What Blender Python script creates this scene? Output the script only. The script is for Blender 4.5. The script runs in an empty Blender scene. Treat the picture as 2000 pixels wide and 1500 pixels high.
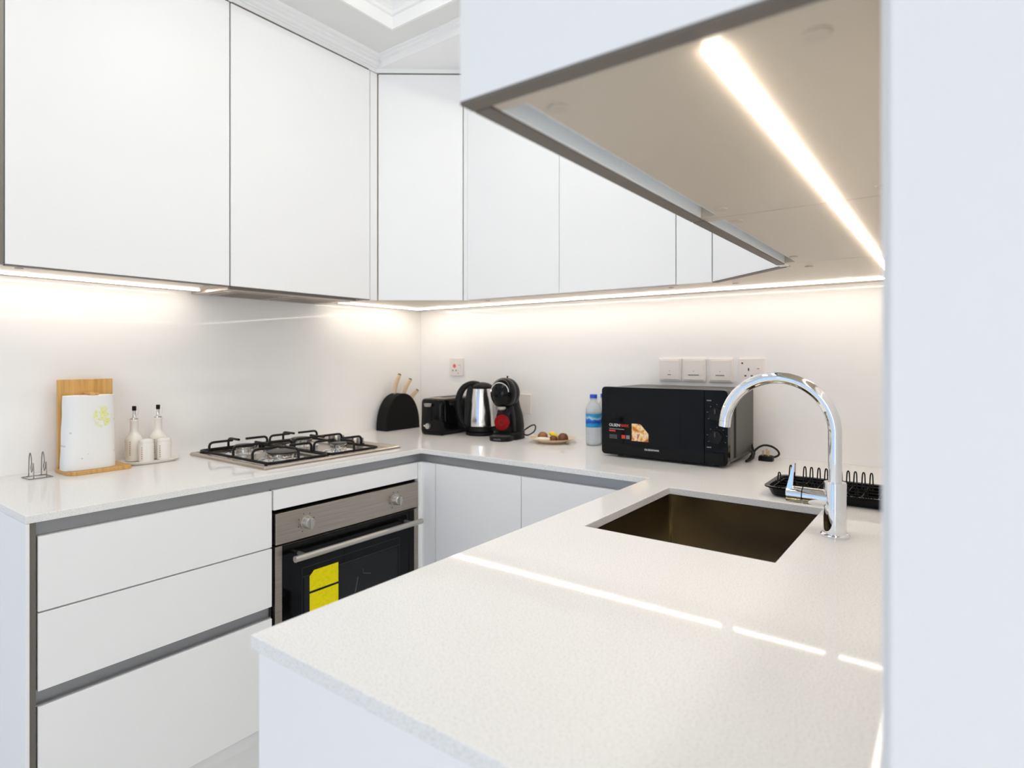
import bpy, bmesh, math, random
from mathutils import Vector, Matrix
random.seed(7)
R = math.radians
scene = bpy.context.scene
C = scene.collection

# ------------------------------------------------------------------ camera
cd = bpy.data.cameras.new('camera'); cam = bpy.data.objects.new('camera', cd); C.objects.link(cam)
cam.location = (0, 0, 1.251); cam.rotation_euler = (R(90), 0, 0.6396)
cd.sensor_width = 36; cd.lens = 1170.1/2000*36; cd.shift_y = -53.1/2000; cd.clip_start = 0.02
cd.dof.use_dof = True; cd.dof.focus_distance = 1.45; cd.dof.aperture_fstop = 3.5
scene.camera = cam

# ------------------------------------------------------------------ world, daylight, exposure
w = bpy.data.worlds.new('world'); scene.world = w; w.use_nodes = True
w.node_tree.nodes['Background'].inputs[0].default_value = (0.62, 0.80, 1.0, 1)
w.node_tree.nodes['Background'].inputs[1].default_value = 0.25
LED_STRENGTH, DOWNLIGHT_STRENGTH = 18.0, 41.0
def window_light(name, x, y, rz, wdt, watts, col):          # daylight just inside a window opening of the living room, shining inwards
    al = bpy.data.lights.new(name, 'AREA'); al.shape = 'RECTANGLE'; al.size = wdt; al.size_y = 2.1; al.energy = watts; al.color = col
    ao = bpy.data.objects.new(name, al); C.objects.link(ao); ao.location = (x, y, 1.25); ao.rotation_euler = (R(90), 0, rz)
window_light('window_daylight', -1.35, -3.34, 0, 1.4, 11.0, (0.30, 0.50, 1.0))
window_light('window_daylight', 1.6, -3.34, 0, 2.6, 54.0, (0.92, 0.93, 0.93))
vs = scene.view_settings
vs.view_transform = 'Standard'; vs.look = 'None'; vs.exposure = 0.05; vs.gamma = 1.0; vs.use_curve_mapping = False
scene.cycles.use_denoising = True
scene.cycles.adaptive_threshold = 0.015
scene.cycles.max_bounces = 12; scene.cycles.diffuse_bounces = 8; scene.cycles.glossy_bounces = 5
scene.cycles.sample_clamp_indirect = 8.0
scene.cycles.caustics_reflective = False; scene.cycles.caustics_refractive = False

# ------------------------------------------------------------------ materials
M = {}
def mat(name, col, rough=0.5, metal=0.0, spec=0.5, coat=0.0, emit=None, es=0.0, trans=0.0, ior=1.45, aniso=0.0, alpha=1.0):
    m = bpy.data.materials.new(name); m.use_nodes = True
    b = m.node_tree.nodes['Principled BSDF']; i = b.inputs
    i['Base Color'].default_value = (*col, 1); i['Roughness'].default_value = rough; i['Metallic'].default_value = metal
    i['Specular IOR Level'].default_value = spec; i['Coat Weight'].default_value = coat; i['Coat Roughness'].default_value = 0.03
    i['Transmission Weight'].default_value = trans; i['IOR'].default_value = ior; i['Anisotropic'].default_value = aniso
    if emit: i['Emission Color'].default_value = (*emit, 1); i['Emission Strength'].default_value = es
    M[name] = m
    return m
def nodes(m): return m.node_tree.nodes, m.node_tree.links, m.node_tree.nodes['Principled BSDF']
def ramp(n, stops):
    r = n.new('ShaderNodeValToRGB'); e = r.color_ramp.elements
    while len(e) < len(stops): e.new(0.5)
    for k, (p, c) in enumerate(stops): e[k].position = p; e[k].color = (*c, 1)
    return r
def noise_color(m, stops, scale=(1, 1, 1), nscale=5, detail=3, rough=0.5, bump=0.0, bscale=None, coords='Object'):
    n, l, b = nodes(m)
    tc = n.new('ShaderNodeTexCoord'); mp = n.new('ShaderNodeMapping'); mp.inputs['Scale'].default_value = scale
    nz = n.new('ShaderNodeTexNoise'); nz.inputs['Scale'].default_value = nscale; nz.inputs['Detail'].default_value = detail
    nz.inputs['Roughness'].default_value = rough
    r = ramp(n, stops)
    l.new(tc.outputs[coords], mp.inputs[0]); l.new(mp.outputs[0], nz.inputs['Vector']); l.new(nz.outputs['Fac'], r.inputs[0])
    l.new(r.outputs[0], b.inputs['Base Color'])
    if bump:
        bp = n.new('ShaderNodeBump'); bp.inputs['Strength'].default_value = bump; bp.inputs['Distance'].default_value = 0.001
        l.new(nz.outputs['Fac'], bp.inputs['Height']); l.new(bp.outputs[0], b.inputs['Normal'])
    return m

mat('white_front', (0.91, 0.91, 0.908), 0.38, spec=0.35)
mat('white_panel', (0.90, 0.90, 0.898), 0.45, spec=0.35)
mat('wall_paint', (0.88, 0.88, 0.876), 0.7, spec=0.3)
mat('ceiling_paint', (0.82, 0.82, 0.80), 0.8, spec=0.2)
mat('plaster_trim', (0.93, 0.93, 0.92), 0.6, spec=0.3)
mat('carcass', (0.55, 0.485, 0.395), 0.35)
mat('edge_dark', (0.16, 0.14, 0.12), 0.5)
mat('gap_dark', (0.03, 0.03, 0.03), 0.8)
mat('aluminium', (0.37, 0.375, 0.385), 0.42, 0.85)
mat('aluminium_pale', (0.84, 0.87, 0.89), 0.4, 0.0)
mat('bronze_profile', (0.22, 0.205, 0.18), 0.45, 0.7)
mat('splash_glass', (0.93, 0.925, 0.915), 0.03, spec=0.35)
m = mat('quartz', (0.8, 0.79, 0.77), 0.045, spec=0.13)
n, l, b = nodes(m)
tc = n.new('ShaderNodeTexCoord'); nz = n.new('ShaderNodeTexNoise'); nz.inputs['Scale'].default_value = 420; nz.inputs['Detail'].default_value = 2
vo = n.new('ShaderNodeTexVoronoi'); vo.inputs['Scale'].default_value = 260
r1 = ramp(n, [(0.33, (0.70, 0.69, 0.67)), (0.47, (0.84, 0.835, 0.82)), (0.70, (0.875, 0.87, 0.855))])
r2 = ramp(n, [(0.0, (1, 1, 1)), (0.10, (0.0, 0.0, 0.0))])
mx = n.new('ShaderNodeMixRGB'); mx.inputs[2].default_value = (0.63, 0.62, 0.59, 1)
l.new(tc.outputs['Object'], nz.inputs['Vector']); l.new(tc.outputs['Object'], vo.inputs['Vector'])
l.new(nz.outputs['Fac'], r1.inputs[0]); l.new(vo.outputs['Distance'], r2.inputs[0])
l.new(r2.outputs[0], mx.inputs[0]); l.new(r1.outputs[0], mx.inputs[1]); l.new(mx.outputs[0], b.inputs['Base Color'])
m = mat('floor_tile', (0.55, 0.53, 0.5), 0.25); noise_color(m, [(0.3, (0.70, 0.69, 0.67)), (0.7, (0.78, 0.77, 0.75))], nscale=3, detail=6)
m = mat('steel_brushed', (0.52, 0.47, 0.41), 0.33, 1.0); noise_color(m, [(0.3, (0.40, 0.35, 0.29)), (0.7, (0.50, 0.45, 0.385))], (1, 1, 60), 6, 3)
m = mat('steel_hob', (0.56, 0.50, 0.43), 0.26, 1.0)
mat('steel_bright', (0.78, 0.77, 0.75), 0.16, 1.0)
mat('steel_sink', (0.33, 0.285, 0.20), 0.17, 1.0)  # stainless steel; the basin's shade is put into this dark colour
mat('chrome', (0.86, 0.88, 0.9), 0.04, 1.0)
mat('black_gloss', (0.004, 0.0045, 0.005), 0.10, spec=0.22)
mat('black_glass', (0.003, 0.003, 0.0035), 0.04, spec=0.25)
mat('window_glass_dark', (0.012, 0.0125, 0.014), 0.06, spec=0.3)
mat('black_plastic', (0.006, 0.0057, 0.0055), 0.42, spec=0.25)
mat('black_matte', (0.007, 0.0065, 0.006), 0.6, spec=0.2)
mat('black_iron', (0.007, 0.0065, 0.006), 0.42, spec=0.3)
mat('grey_metal', (0.10, 0.098, 0.093), 0.45, 0.3)
mat('grey_plastic', (0.30, 0.28, 0.265), 0.4)
mat('silver_paint', (0.52, 0.50, 0.46), 0.3, 0.8)
mat('knob_steel', (0.33, 0.305, 0.275), 0.32, 0.9)
mat('ceramic', (0.84, 0.81, 0.76), 0.18)
mat('plate_cream', (0.78, 0.62, 0.42), 0.3)
mat('white_plastic', (0.84, 0.80, 0.765), 0.35)
mat('print_dark', (0.06, 0.05, 0.045), 0.6)
mat('print_brown', (0.30, 0.20, 0.12), 0.6)
mat('print_white', (0.82, 0.82, 0.82), 0.5)
mat('print_grey', (0.22, 0.225, 0.235), 0.5)
mat('print_mid', (0.10, 0.10, 0.105), 0.4)  # colour of the reflection lines drawn on the oven glass
mat('print_faint', (0.045, 0.047, 0.05), 0.4)
mat('wire_steel', (0.30, 0.29, 0.28), 0.25, 1.0)
mat('steel_rim', (0.46, 0.40, 0.335), 0.28, 1.0)
mat('print_red', (0.75, 0.04, 0.02), 0.5)
mat('red_badge', (0.25, 0.002, 0.003), 0.35, spec=0.15)
mat('red_socket', (0.85, 0.18, 0.16), 0.4)
mat('brass', (0.75, 0.52, 0.18), 0.3, 1.0)
mat('blue_cap', (0.01, 0.09, 0.62), 0.35)
mat('lemon', (0.86, 0.66, 0.02), 0.45)
mat('leaf', (0.05, 0.13, 0.02), 0.5)
mat('egg_white', (0.86, 0.80, 0.72), 0.35)
mat('clear_plastic', (0.90, 0.95, 1.0), 0.08, trans=0.55, ior=1.2)
mat('water', (0.80, 0.90, 0.98), 0.02, trans=0.9, ior=1.33)
mat('knife_wood', (0.66, 0.50, 0.34), 0.45)
mat('led_diffuser', (0.9, 0.85, 0.75), 0.5, emit=(1.0, 0.875, 0.75), es=LED_STRENGTH)
mat('downlight_lens', (0.9, 0.9, 0.9), 0.5, emit=(1.0, 0.97, 0.915), es=DOWNLIGHT_STRENGTH)
m = mat('bamboo', (0.62, 0.36, 0.11), 0.42); noise_color(m, [(0.25, (0.46, 0.235, 0.06)), (0.5, (0.63, 0.36, 0.11)), (0.75, (0.70, 0.43, 0.15))], (1, 60, 3), 1.6, 4)
m = mat('chocolate', (0.14, 0.05, 0.02), 0.35); noise_color(m, [(0.3, (0.07, 0.022, 0.01)), (0.7, (0.24, 0.09, 0.03))], nscale=40)
m = mat('brown_bread', (0.30, 0.13, 0.045), 0.5); noise_color(m, [(0.3, (0.16, 0.06, 0.02)), (0.7, (0.40, 0.18, 0.06))], nscale=45)
# paper towel: white with a printed lime drawing and scattered dots (flat print)
m = mat('towel_paper', (0.84, 0.84, 0.83), 0.85)
n, l, b = nodes(m)
tc = n.new('ShaderNodeTexCoord'); sx = n.new('ShaderNodeSeparateXYZ'); l.new(tc.outputs['Object'], sx.inputs[0])
cx = n.new('ShaderNodeCombineXYZ'); l.new(sx.outputs['Y'], cx.inputs[0]); l.new(sx.outputs['Z'], cx.inputs[1])
def blob(cy, cz, ry, rz):
    s = n.new('ShaderNodeVectorMath'); s.operation = 'SUBTRACT'; s.inputs[1].default_value = (cy, cz, 0); l.new(cx.outputs[0], s.inputs[0])
    d = n.new('ShaderNodeVectorMath'); d.operation = 'DIVIDE'; d.inputs[1].default_value = (ry, rz, 1); l.new(s.outputs[0], d.inputs[0])
    q = n.new('ShaderNodeVectorMath'); q.operation = 'LENGTH'; l.new(d.outputs[0], q.inputs[0])
    r = ramp(n, [(0.0, (1, 1, 1)), (0.75, (1, 1, 1)), (1.0, (0, 0, 0))]); l.new(q.outputs['Value'], r.inputs[0]); return r.outputs[0]
nz = n.new('ShaderNodeTexNoise'); nz.inputs['Scale'].default_value = 55; nz.inputs['Detail'].default_value = 2; l.new(cx.outputs[0], nz.inputs['Vector'])
rr = ramp(n, [(0.44, (0, 0, 0)), (0.49, (0.9, 0.9, 0.9)), (0.56, (0.2, 0.2, 0.2)), (0.62, (0.8, 0.8, 0.8))]); l.new(nz.outputs['Fac'], rr.inputs[0])
mu = n.new('ShaderNodeMath'); mu.operation = 'MULTIPLY'; l.new(blob(0.024, 0.046, 0.028, 0.036), mu.inputs[0]); l.new(rr.outputs[0], mu.inputs[1])
vd = n.new('ShaderNodeTexVoronoi'); vd.inputs['Scale'].default_value = 32; l.new(cx.outputs[0], vd.inputs['Vector'])
rd = ramp(n, [(0.0, (0.7, 0.7, 0.7)), (0.07, (0.7, 0.7, 0.7)), (0.10, (0, 0, 0))]); l.new(vd.outputs['Distance'], rd.inputs[0])
m1 = n.new('ShaderNodeMixRGB'); m1.inputs[1].default_value = (0.84, 0.84, 0.83, 1); m1.inputs[2].default_value = (0.50, 0.52, 0.50, 1); l.new(rd.outputs[0], m1.inputs[0])
m2 = n.new('ShaderNodeMixRGB'); m2.inputs[2].default_value = (0.72, 0.74, 0.03, 1); l.new(mu.outputs[0], m2.inputs[0]); l.new(m1.outputs[0], m2.inputs[1])
l.new(m2.outputs[0], b.inputs['Base Color'])
# yellow energy label: yellow print with fine darker lines
m = mat('label_yellow', (0.9, 0.77, 0.0), 0.5, spec=0.15)
n, l, b = nodes(m)
tc = n.new('ShaderNodeTexCoord'); wv = n.new('ShaderNodeTexWave'); wv.bands_direction = 'Z'; wv.inputs['Scale'].default_value = 55; wv.inputs['Distortion'].default_value = 1.5
nz = n.new('ShaderNodeTexNoise'); nz.inputs['Scale'].default_value = 90
r = ramp(n, [(0.25, (0.66, 0.54, 0.0)), (0.55, (0.90, 0.77, 0.0)), (1.0, (0.95, 0.83, 0.01))])
mm = n.new('ShaderNodeMath'); mm.operation = 'MULTIPLY_ADD'; mm.inputs[1].default_value = 0.5
l.new(tc.outputs['Object'], wv.inputs['Vector']); l.new(tc.outputs['Object'], nz.inputs['Vector'])
l.new(wv.outputs['Fac'], mm.inputs[0]); l.new(nz.outputs['Fac'], mm.inputs[2]); l.new(mm.outputs[0], r.inputs[0]); l.new(r.outputs[0], b.inputs['Base Color'])
# bottle label: white-blue print
m = mat('bottle_label', (0.1, 0.3, 0.8), 0.4)
n, l, b = nodes(m)
tc = n.new('ShaderNodeTexCoord'); sx = n.new('ShaderNodeSeparateXYZ'); nz = n.new('ShaderNodeTexNoise'); nz.inputs['Scale'].default_value = 30
ad = n.new('ShaderNodeMath'); ad.operation = 'MULTIPLY_ADD'; ad.inputs[1].default_value = 18.0
mz = n.new('ShaderNodeMath'); mz.operation = 'MULTIPLY_ADD'; mz.inputs[1].default_value = 0.5; mz.inputs[2].default_value = 0.25
l.new(tc.outputs['Object'], sx.inputs[0]); l.new(tc.outputs['Object'], nz.inputs['Vector']); l.new(nz.outputs['Fac'], mz.inputs[0])
l.new(sx.outputs['Z'], ad.inputs[0]); l.new(mz.outputs[0], ad.inputs[2])
r = ramp(n, [(0.18, (0.02, 0.32, 0.62)), (0.35, (0.005, 0.05, 0.55)), (0.55, (0.02, 0.16, 0.62)), (0.66, (0.45, 0.66, 0.80)), (0.82, (0.03, 0.33, 0.62))])
l.new(ad.outputs[0], r.inputs[0]); l.new(r.outputs[0], b.inputs['Base Color'])
# food photograph on the microwave sticker (flat print)
m = mat('food_print', (0.7, 0.4, 0.15), 0.4)
noise_color(m, [(0.30, (0.28, 0.05, 0.015)), (0.42, (0.72, 0.25, 0.05)), (0.50, (0.88, 0.60, 0.22)), (0.58, (0.85, 0.76, 0.58)), (0.68, (0.60, 0.12, 0.03))], nscale=48, detail=2)

# ------------------------------------------------------------------ geometry helpers
class G:
    def __init__(s): s.v = []; s.f = []
    def add(s, v, f):
        k = len(s.v); s.v += [Vector(p) for p in v]; s.f += [tuple(i+k for i in q) for q in f]; return s
    def box(s, x0, x1, y0, y1, z0, z1):
        return s.add([(x0,y0,z0),(x1,y0,z0),(x1,y1,z0),(x0,y1,z0),(x0,y0,z1),(x1,y0,z1),(x1,y1,z1),(x0,y1,z1)],
                     [(0,3,2,1),(4,5,6,7),(0,1,5,4),(1,2,6,5),(2,3,7,6),(3,0,4,7)])
    def prism(s, poly, a0, a1, axis='z'):       # polygon (ccw in its plane) pushed along an axis
        n = len(poly)
        def P(p, a): return {'z': (p[0], p[1], a), 'x': (a, p[0], p[1]), 'y': (p[0], a, p[1])}[axis]
        v = [P(p, a0) for p in poly] + [P(p, a1) for p in poly]
        return s.add(v, [tuple(range(n))[::-1], tuple(range(n, 2*n))] + [(i, (i+1) % n, n+(i+1) % n, n+i) for i in range(n)])
    def loft(s, rings, cap=True):               # rings: lists of equal length
        n = len(rings[0]); v = [p for r in rings for p in r]; f = []
        for k in range(len(rings)-1):
            for i in range(n): f.append((k*n+i, k*n+(i+1) % n, (k+1)*n+(i+1) % n, (k+1)*n+i))
        if cap: f.append(tuple(range(n))[::-1]); f.append(tuple(range((len(rings)-1)*n, len(rings)*n)))
        return s.add(v, f)
    def ell(s, secs, n=32, p=2.0, cap=True):    # sections (cx, cy, z, rx, ry): superellipse loft up z
        def ring(cx, cy, z, rx, ry):
            out = []
            for i in range(n):
                a = 2*math.pi*i/n; c, q = math.cos(a), math.sin(a)
                out.append((cx + rx*math.copysign(abs(c)**(2/p), c), cy + ry*math.copysign(abs(q)**(2/p), q), z))
            return out
        return s.loft([ring(*q) for q in secs], cap)
    def lathe(s, prof, n=32, c=(0, 0, 0), cap=True):
        return s.ell([(c[0], c[1], c[2]+z, max(r, 1e-5), max(r, 1e-5)) for r, z in prof], n, 2.0, cap)
    def tube(s, pts, r, n=10, cap=True, closed=False):
        pts = [Vector(p) for p in pts]; m = len(pts); rr = r if isinstance(r, (list, tuple)) else [r]*m
        tang = []
        for i in range(m):
            a = pts[(i-1) % m] if (closed or i) else pts[i]; b = pts[(i+1) % m] if (closed or i < m-1) else pts[i]
            tang.append((b-a).normalized())
        u = tang[0].orthogonal().normalized(); rings = []
        for i in range(m):
            u = (u - tang[i]*u.dot(tang[i])).normalized(); w_ = tang[i].cross(u)
            rings.append([pts[i] + (u*math.cos(2*math.pi*k/n) + w_*math.sin(2*math.pi*k/n))*rr[i] for k in range(n)])
        if closed: rings.append(rings[0])
        return s.loft(rings, cap and not closed)
    def cyl(s, a, b, r, n=24, r2=None): return s.tube([a, b], [r, r if r2 is None else r2], n)
    def sphere(s, c, rx, ry, rz, n=20, m=12):
        return s.ell([(c[0], c[1], c[2]-rz*math.cos(math.pi*k/m), max(rx*math.sin(math.pi*k/m), 1e-5), max(ry*math.sin(math.pi*k/m), 1e-5)) for k in range(m+1)], n)
    def rot(s, mtx): s.v = [mtx @ p for p in s.v]; return s
    def move(s, x, y, z): d = Vector((x, y, z)); s.v = [p+d for p in s.v]; return s

def tag(o, label, cat, group=None):
    o['label'] = label; o['category'] = cat
    if group: o['group'] = group
    return o
def mk(name, g, m, parent=None, smooth=False, bevel=0.0, world=True, subs=0, segs=2, ang=35):
    vs_ = [v.copy() for v in g.v]
    if parent is not None and world:
        pl = parent; chain = []
        mtx = Matrix.Identity(4)
        while pl is not None: mtx = pl.matrix_basis @ mtx; pl = pl.parent
        inv = mtx.inverted(); vs_ = [inv @ v for v in vs_]
    lo = Vector([min(v[i] for v in vs_) for i in range(3)]); hi = Vector([max(v[i] for v in vs_) for i in range(3)])
    c = (lo+hi)/2
    me = bpy.data.meshes.new(name); me.from_pydata([v-c for v in vs_], [], g.f); me.update()
    bm = bmesh.new(); bm.from_mesh(me); bmesh.ops.recalc_face_normals(bm, faces=bm.faces); bm.to_mesh(me); bm.free()
    if smooth: me.shade_smooth(); me.set_sharp_from_angle(angle=R(ang))
    me.materials.append(M[m])
    o = bpy.data.objects.new(name, me); C.objects.link(o); o.location = c
    if parent is not None: o.parent = parent
    if bevel:
        md = o.modifiers.new('bevel', 'BEVEL'); md.width = bevel; md.segments = segs; md.limit_method = 'ANGLE'; md.angle_limit = R(40)
    if subs:
        md = o.modifiers.new('subd', 'SUBSURF'); md.levels = subs; md.render_levels = subs
    return o
def thing(name, label, cat, loc=(0, 0, 0), rz=0.0, group=None):
    o = bpy.data.objects.new(name, None); C.objects.link(o); o.location = loc; o.rotation_euler = (0, 0, rz); o.empty_display_size = 0.05
    return tag(o, label, cat, group)
def struct(name, g, m, **k):
    o = mk(name, g, m, **k); o['kind'] = 'structure'; return o
def copy_thing(o, loc, label=None):
    def rec(src, par):
        c = src.copy(); C.objects.link(c); c.parent = par
        for ch in src.children: rec(ch, c)
        return c
    r = rec(o, None); r.location = loc
    if label: r['label'] = label
    return r
def box(*a): return G().box(*a)
def text(body, m, parent, org, width, height, plane='y', name='lettering', depth=0.0004):
    """flat raised lettering; plane 'y' faces -Y, plane 'x' faces +X, org = lower-left corner in world"""
    cu = bpy.data.curves.new('t', 'FONT'); cu.body = body; cu.extrude = 0.5
    to = bpy.data.objects.new('t', cu); C.objects.link(to)
    bpy.context.view_layer.update()
    me = bpy.data.meshes.new_from_object(to.evaluated_get(bpy.context.evaluated_depsgraph_get()))
    bpy.data.objects.remove(to); bpy.data.curves.remove(cu)
    xs = [v.co.x for v in me.vertices]; ys = [v.co.y for v in me.vertices]
    g = G(); sx_ = width/(max(xs)-min(xs)); sy_ = height/(max(ys)-min(ys))
    for v in me.vertices:
        a, b_, c_ = (v.co.x-min(xs))*sx_, (v.co.y-min(ys))*sy_, v.co.z*2*depth
        g.v.append(Vector(org) + (Vector((a, -c_, b_)) if plane == 'y' else Vector((c_, a, b_))))
    g.f = [tuple(p.vertices) for p in me.polygons]
    bpy.data.meshes.remove(me)
    return mk(name, g, m, parent)

# ------------------------------------------------------------------ key dimensions (metres)
XW, YW = -2.2516, 2.2265            # left wall, back wall
XRW, YN = -0.031, 0.405             # right wall face, its free end
ZC = 2.505                          # ceiling
ZT = 0.90; TH = 0.018               # worktop top, thickness
XL, YLE = -1.645, 0.4186            # left worktop front, its end
YB = 1.630                          # back worktop front
XR, YRE = -0.7176, 0.410            # peninsula worktop front, its end
ZU = 1.489; ZTOP = 2.4425            # wall cabinets
XU, YU, XUR = -1.963, 1.9075, -0.374  # wall-cabinet fronts: left, back, right

# ------------------------------------------------------------------ room shell
struct('floor', box(-2.6, 3.4, -3.8, 2.6, -0.06, 0), 'floor_tile')
struct('wall_left', box(XW-0.12, XW, -3.5, 2.35, 0, 2.75), 'wall_paint')
struct('wall_back', box(XW, XRW, YW, YW+0.12, 0, 2.75), 'wall_paint')
struct('wall_right', box(XRW, 3.2, YN, 2.35, 0, 2.75), 'wall_paint')
struct('wall_far', box(3.2, 3.3, -3.5, YN, 0, 2.75), 'wall_paint')
g = G(); g.box(XW, -2.1, -3.5, -3.4, 0, 2.75); g.box(-0.6, 0.25, -3.5, -3.4, 0, 2.75); g.box(2.95, 3.2, -3.5, -3.4, 0, 2.75)
g.box(-2.1, -0.6, -3.5, -3.4, 2.35, 2.75); g.box(-2.1, -0.6, -3.5, -3.4, 0, 0.15); g.box(0.25, 2.95, -3.5, -3.4, 2.35, 2.75); g.box(0.25, 2.95, -3.5, -3.4, 0, 0.15)
struct('wall_rear', g, 'wall_paint')
for k, (x0, x1) in enumerate(((-2.1, -0.6), (0.25, 2.95))):
    xm = (x0+x1)/2
    struct('window_%d' % (k+1), G().box(x0, x1, -3.48, -3.42, 0.15, 0.20).box(x0, x1, -3.48, -3.42, 2.30, 2.35).box(x0, x0+0.05, -3.48, -3.42, 0.2, 2.3).box(x1-0.05, x1, -3.48, -3.42, 0.2, 2.3).box(xm-0.03, xm+0.03, -3.48, -3.42, 0.2, 2.3), 'white_panel')
# ceiling: flat ring with a raised tray (opening RX0..RX1 x RY0..RY1) and its cornice
RX0, RX1, RY0, RY1 = -1.73, -0.55, -0.75, 1.56
g = G()
g.box(XW, RX0, -3.4, 2.2265, ZC, 2.75); g.box(RX1, 3.2, -3.4, YN, ZC, 2.75); g.box(RX1, XRW, YN, 2.2265, ZC, 2.75)
g.box(RX0, RX1, RY1, 2.2265, ZC, 2.75); g.box(RX0, RX1, -3.4, RY0, ZC, 2.75); g.box(RX0, RX1, RY0, RY1, 2.72, 2.75)
struct('ceiling', g, 'ceiling_paint')
def cornice_ring(x0, x1, y0, y1, prof):     # profile: (inset into the opening, z)
    rings = [[(x0+d, y0+d, z), (x1-d, y0+d, z), (x1-d, y1-d, z), (x0+d, y1-d, z)] for d, z in prof]
    return G().loft(rings, cap=False)
struct('trim_1', cornice_ring(RX0-0.010, RX1+0.010, RY0-0.010, RY1+0.010,
       [(0, ZC), (0, ZC-0.004), (0.004, ZC-0.006), (0.012, ZC-0.006), (0.012, ZC+0.040), (0.020, ZC+0.044), (0.020, ZC+0.056), (0.028, ZC+0.066), (0.042, ZC+0.078), (0.042, ZC+0.088), (0.056, ZC+0.094), (0.07, ZC+0.108), (0.07, 2.72)]), 'plaster_trim')
# soffit over the back run and the cornices below the ceiling
SY = 1.690
struct('trim_2', G().prism([(XW, SY), (XRW, SY), (XRW, YW), (XW, YW)], 2.466, ZC), 'plaster_trim')
front = [(XU+0.002, 0.42), (XU+0.002, 1.672), (-1.672, YU-0.002), (-0.628, YU-0.002), (XUR-0.004, 1.684), (XUR-0.004, 0.424)]
struct('trim_3', G().prism([(XW, 0.42), (XU-0.004, 0.42), (XU-0.004, 1.686), (-1.677, YU+0.004), (-0.624, YU+0.004), (XUR+0.004, 1.686), (XUR+0.004, 0.424), (XRW, 0.424), (XRW, YW), (XW, YW)], 2.4485, 2.466), 'plaster_trim')
prof = [(-1.966, 2.466), (-1.9625, 2.466), (-1.9625, 2.472), (-1.954, 2.476), (-1.950, 2.484), (-1.940, 2.489), (-1.940, 2.494), (-1.925, 2.497), (-1.917, ZC), (-1.966, ZC)]
struct('trim_4', G().prism([(x, z) for x, z in prof], -0.9, SY, 'y'), 'plaster_trim')
struct('trim_7', box(XW, -1.966, -0.9, SY, 2.466, ZC), 'plaster_trim')
prof = [(SY, 2.466), (SY, ZC), (SY-0.034, ZC), (SY-0.034, 2.501), (SY-0.022, 2.498), (SY-0.022, 2.489), (SY-0.010, 2.485), (SY-0.008, 2.474)]
struct('trim_5', G().prism(prof, -1.93, XRW, 'x'), 'plaster_trim')
struct('trim_6', box(XUR+0.004, XRW, 0.424, SY, 2.466, ZC), 'plaster_trim')

# recessed downlights (the kitchen's ceiling lamps)
def downlight(x, y, z, r, label):
    t = thing('downlight', label, 'downlight', (x, y, z), group='recessed ceiling downlights')
    mk('trim_ring', G().lathe([(r-0.001, -0.001), (r+0.02, -0.001), (r+0.02, -0.006), (r-0.001, -0.004), (r-0.001, -0.001)], 40, cap=False), 'white_panel', t, world=False, smooth=True)
    mk('lens', G().lathe([(r, -0.003), (r, -0.0012)], 40), 'downlight_lens', t, world=False)
    return t
for x, y, z, r, lab in ((-1.05, 1.18, 2.72, 0.08, 'recessed ceiling downlight on the hob side near the back wall'), (-0.72, 1.18, 2.72, 0.08, 'recessed ceiling downlight on the sink side near the back wall'),
                        (-1.05, 0.45, 2.72, 0.08, 'recessed ceiling downlight on the hob side near the kitchen entrance'), (-0.72, 0.45, 2.72, 0.08, 'recessed ceiling downlight on the sink side near the kitchen entrance')):
    downlight(x, y, z, r, lab)

# glass splashbacks
tag(mk('splashback_panel', box(XW+0.0005, XW+0.006, 0.30, YW-0.0065, ZT+0.0002, ZU-0.0002), 'splash_glass'), 'glossy white glass splashback behind the hob', 'splashback')
tag(mk('splashback_panel', box(XW+0.0065, XRW-0.0065, YW-0.006, YW-0.0005, ZT+0.0002, ZU-0.0002), 'splash_glass'), 'glossy white glass splashback behind the microwave and kettle', 'splashback')
tag(mk('splashback_panel', box(XRW-0.006, XRW-0.0005, YN+0.02, YW-0.0065, ZT+0.0002, ZU-0.0002), 'splash_glass'), 'glossy white glass splashback behind the sink tap', 'splashback')

# ------------------------------------------------------------------ worktop: one U-shaped slab with the sink cut-out
SX0, SX1, SY0, SY1 = -0.622, -0.250, 1.088, 1.545
bm = bmesh.new()
def q(x0, x1, y0, y1):
    v = [bm.verts.new((x, y, ZT)) for x, y in ((x0, y0), (x1, y0), (x1, y1), (x0, y1))]; bm.faces.new(v)
xs = [XW+0.0005, XL, XR, SX0, SX1, XRW-0.0005]; ys = [YRE, YLE, SY0, SY1, YB, YW-0.0005]
for i in range(5):
    for j in range(5):
        x0, x1, y0, y1 = xs[i], xs[i+1], ys[j], ys[j+1]
        if i == 0 and j == 0: continue
        if i == 1 and j < 4: continue
        if i == 3 and j == 2: continue
        q(x0, x1, y0, y1)
bmesh.ops.remove_doubles(bm, verts=bm.verts, dist=1e-5)
ext = bmesh.ops.extrude_face_region(bm, geom=bm.faces[:])
bmesh.ops.translate(bm, verts=[e for e in ext['geom'] if isinstance(e, bmesh.types.BMVert)], vec=(0, 0, -TH))
bmesh.ops.dissolve_limit(bm, angle_limit=0.01, verts=bm.verts, edges=bm.edges)
bmesh.ops.recalc_face_normals(bm, faces=bm.faces)
me = bpy.data.meshes.new('worktop'); bm.to_mesh(me); bm.free(); me.materials.append(M['quartz'])
wt = bpy.data.objects.new('worktop', me); C.objects.link(wt)
md = wt.modifiers.new('bevel', 'BEVEL'); md.width = 0.0015; md.segments = 2; md.limit_method = 'ANGLE'
tag(wt, 'speckled white quartz worktop running around three sides of the kitchen', 'worktop')

# ------------------------------------------------------------------ base cabinets
ZB = ZT-TH
XD = -1.65
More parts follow.
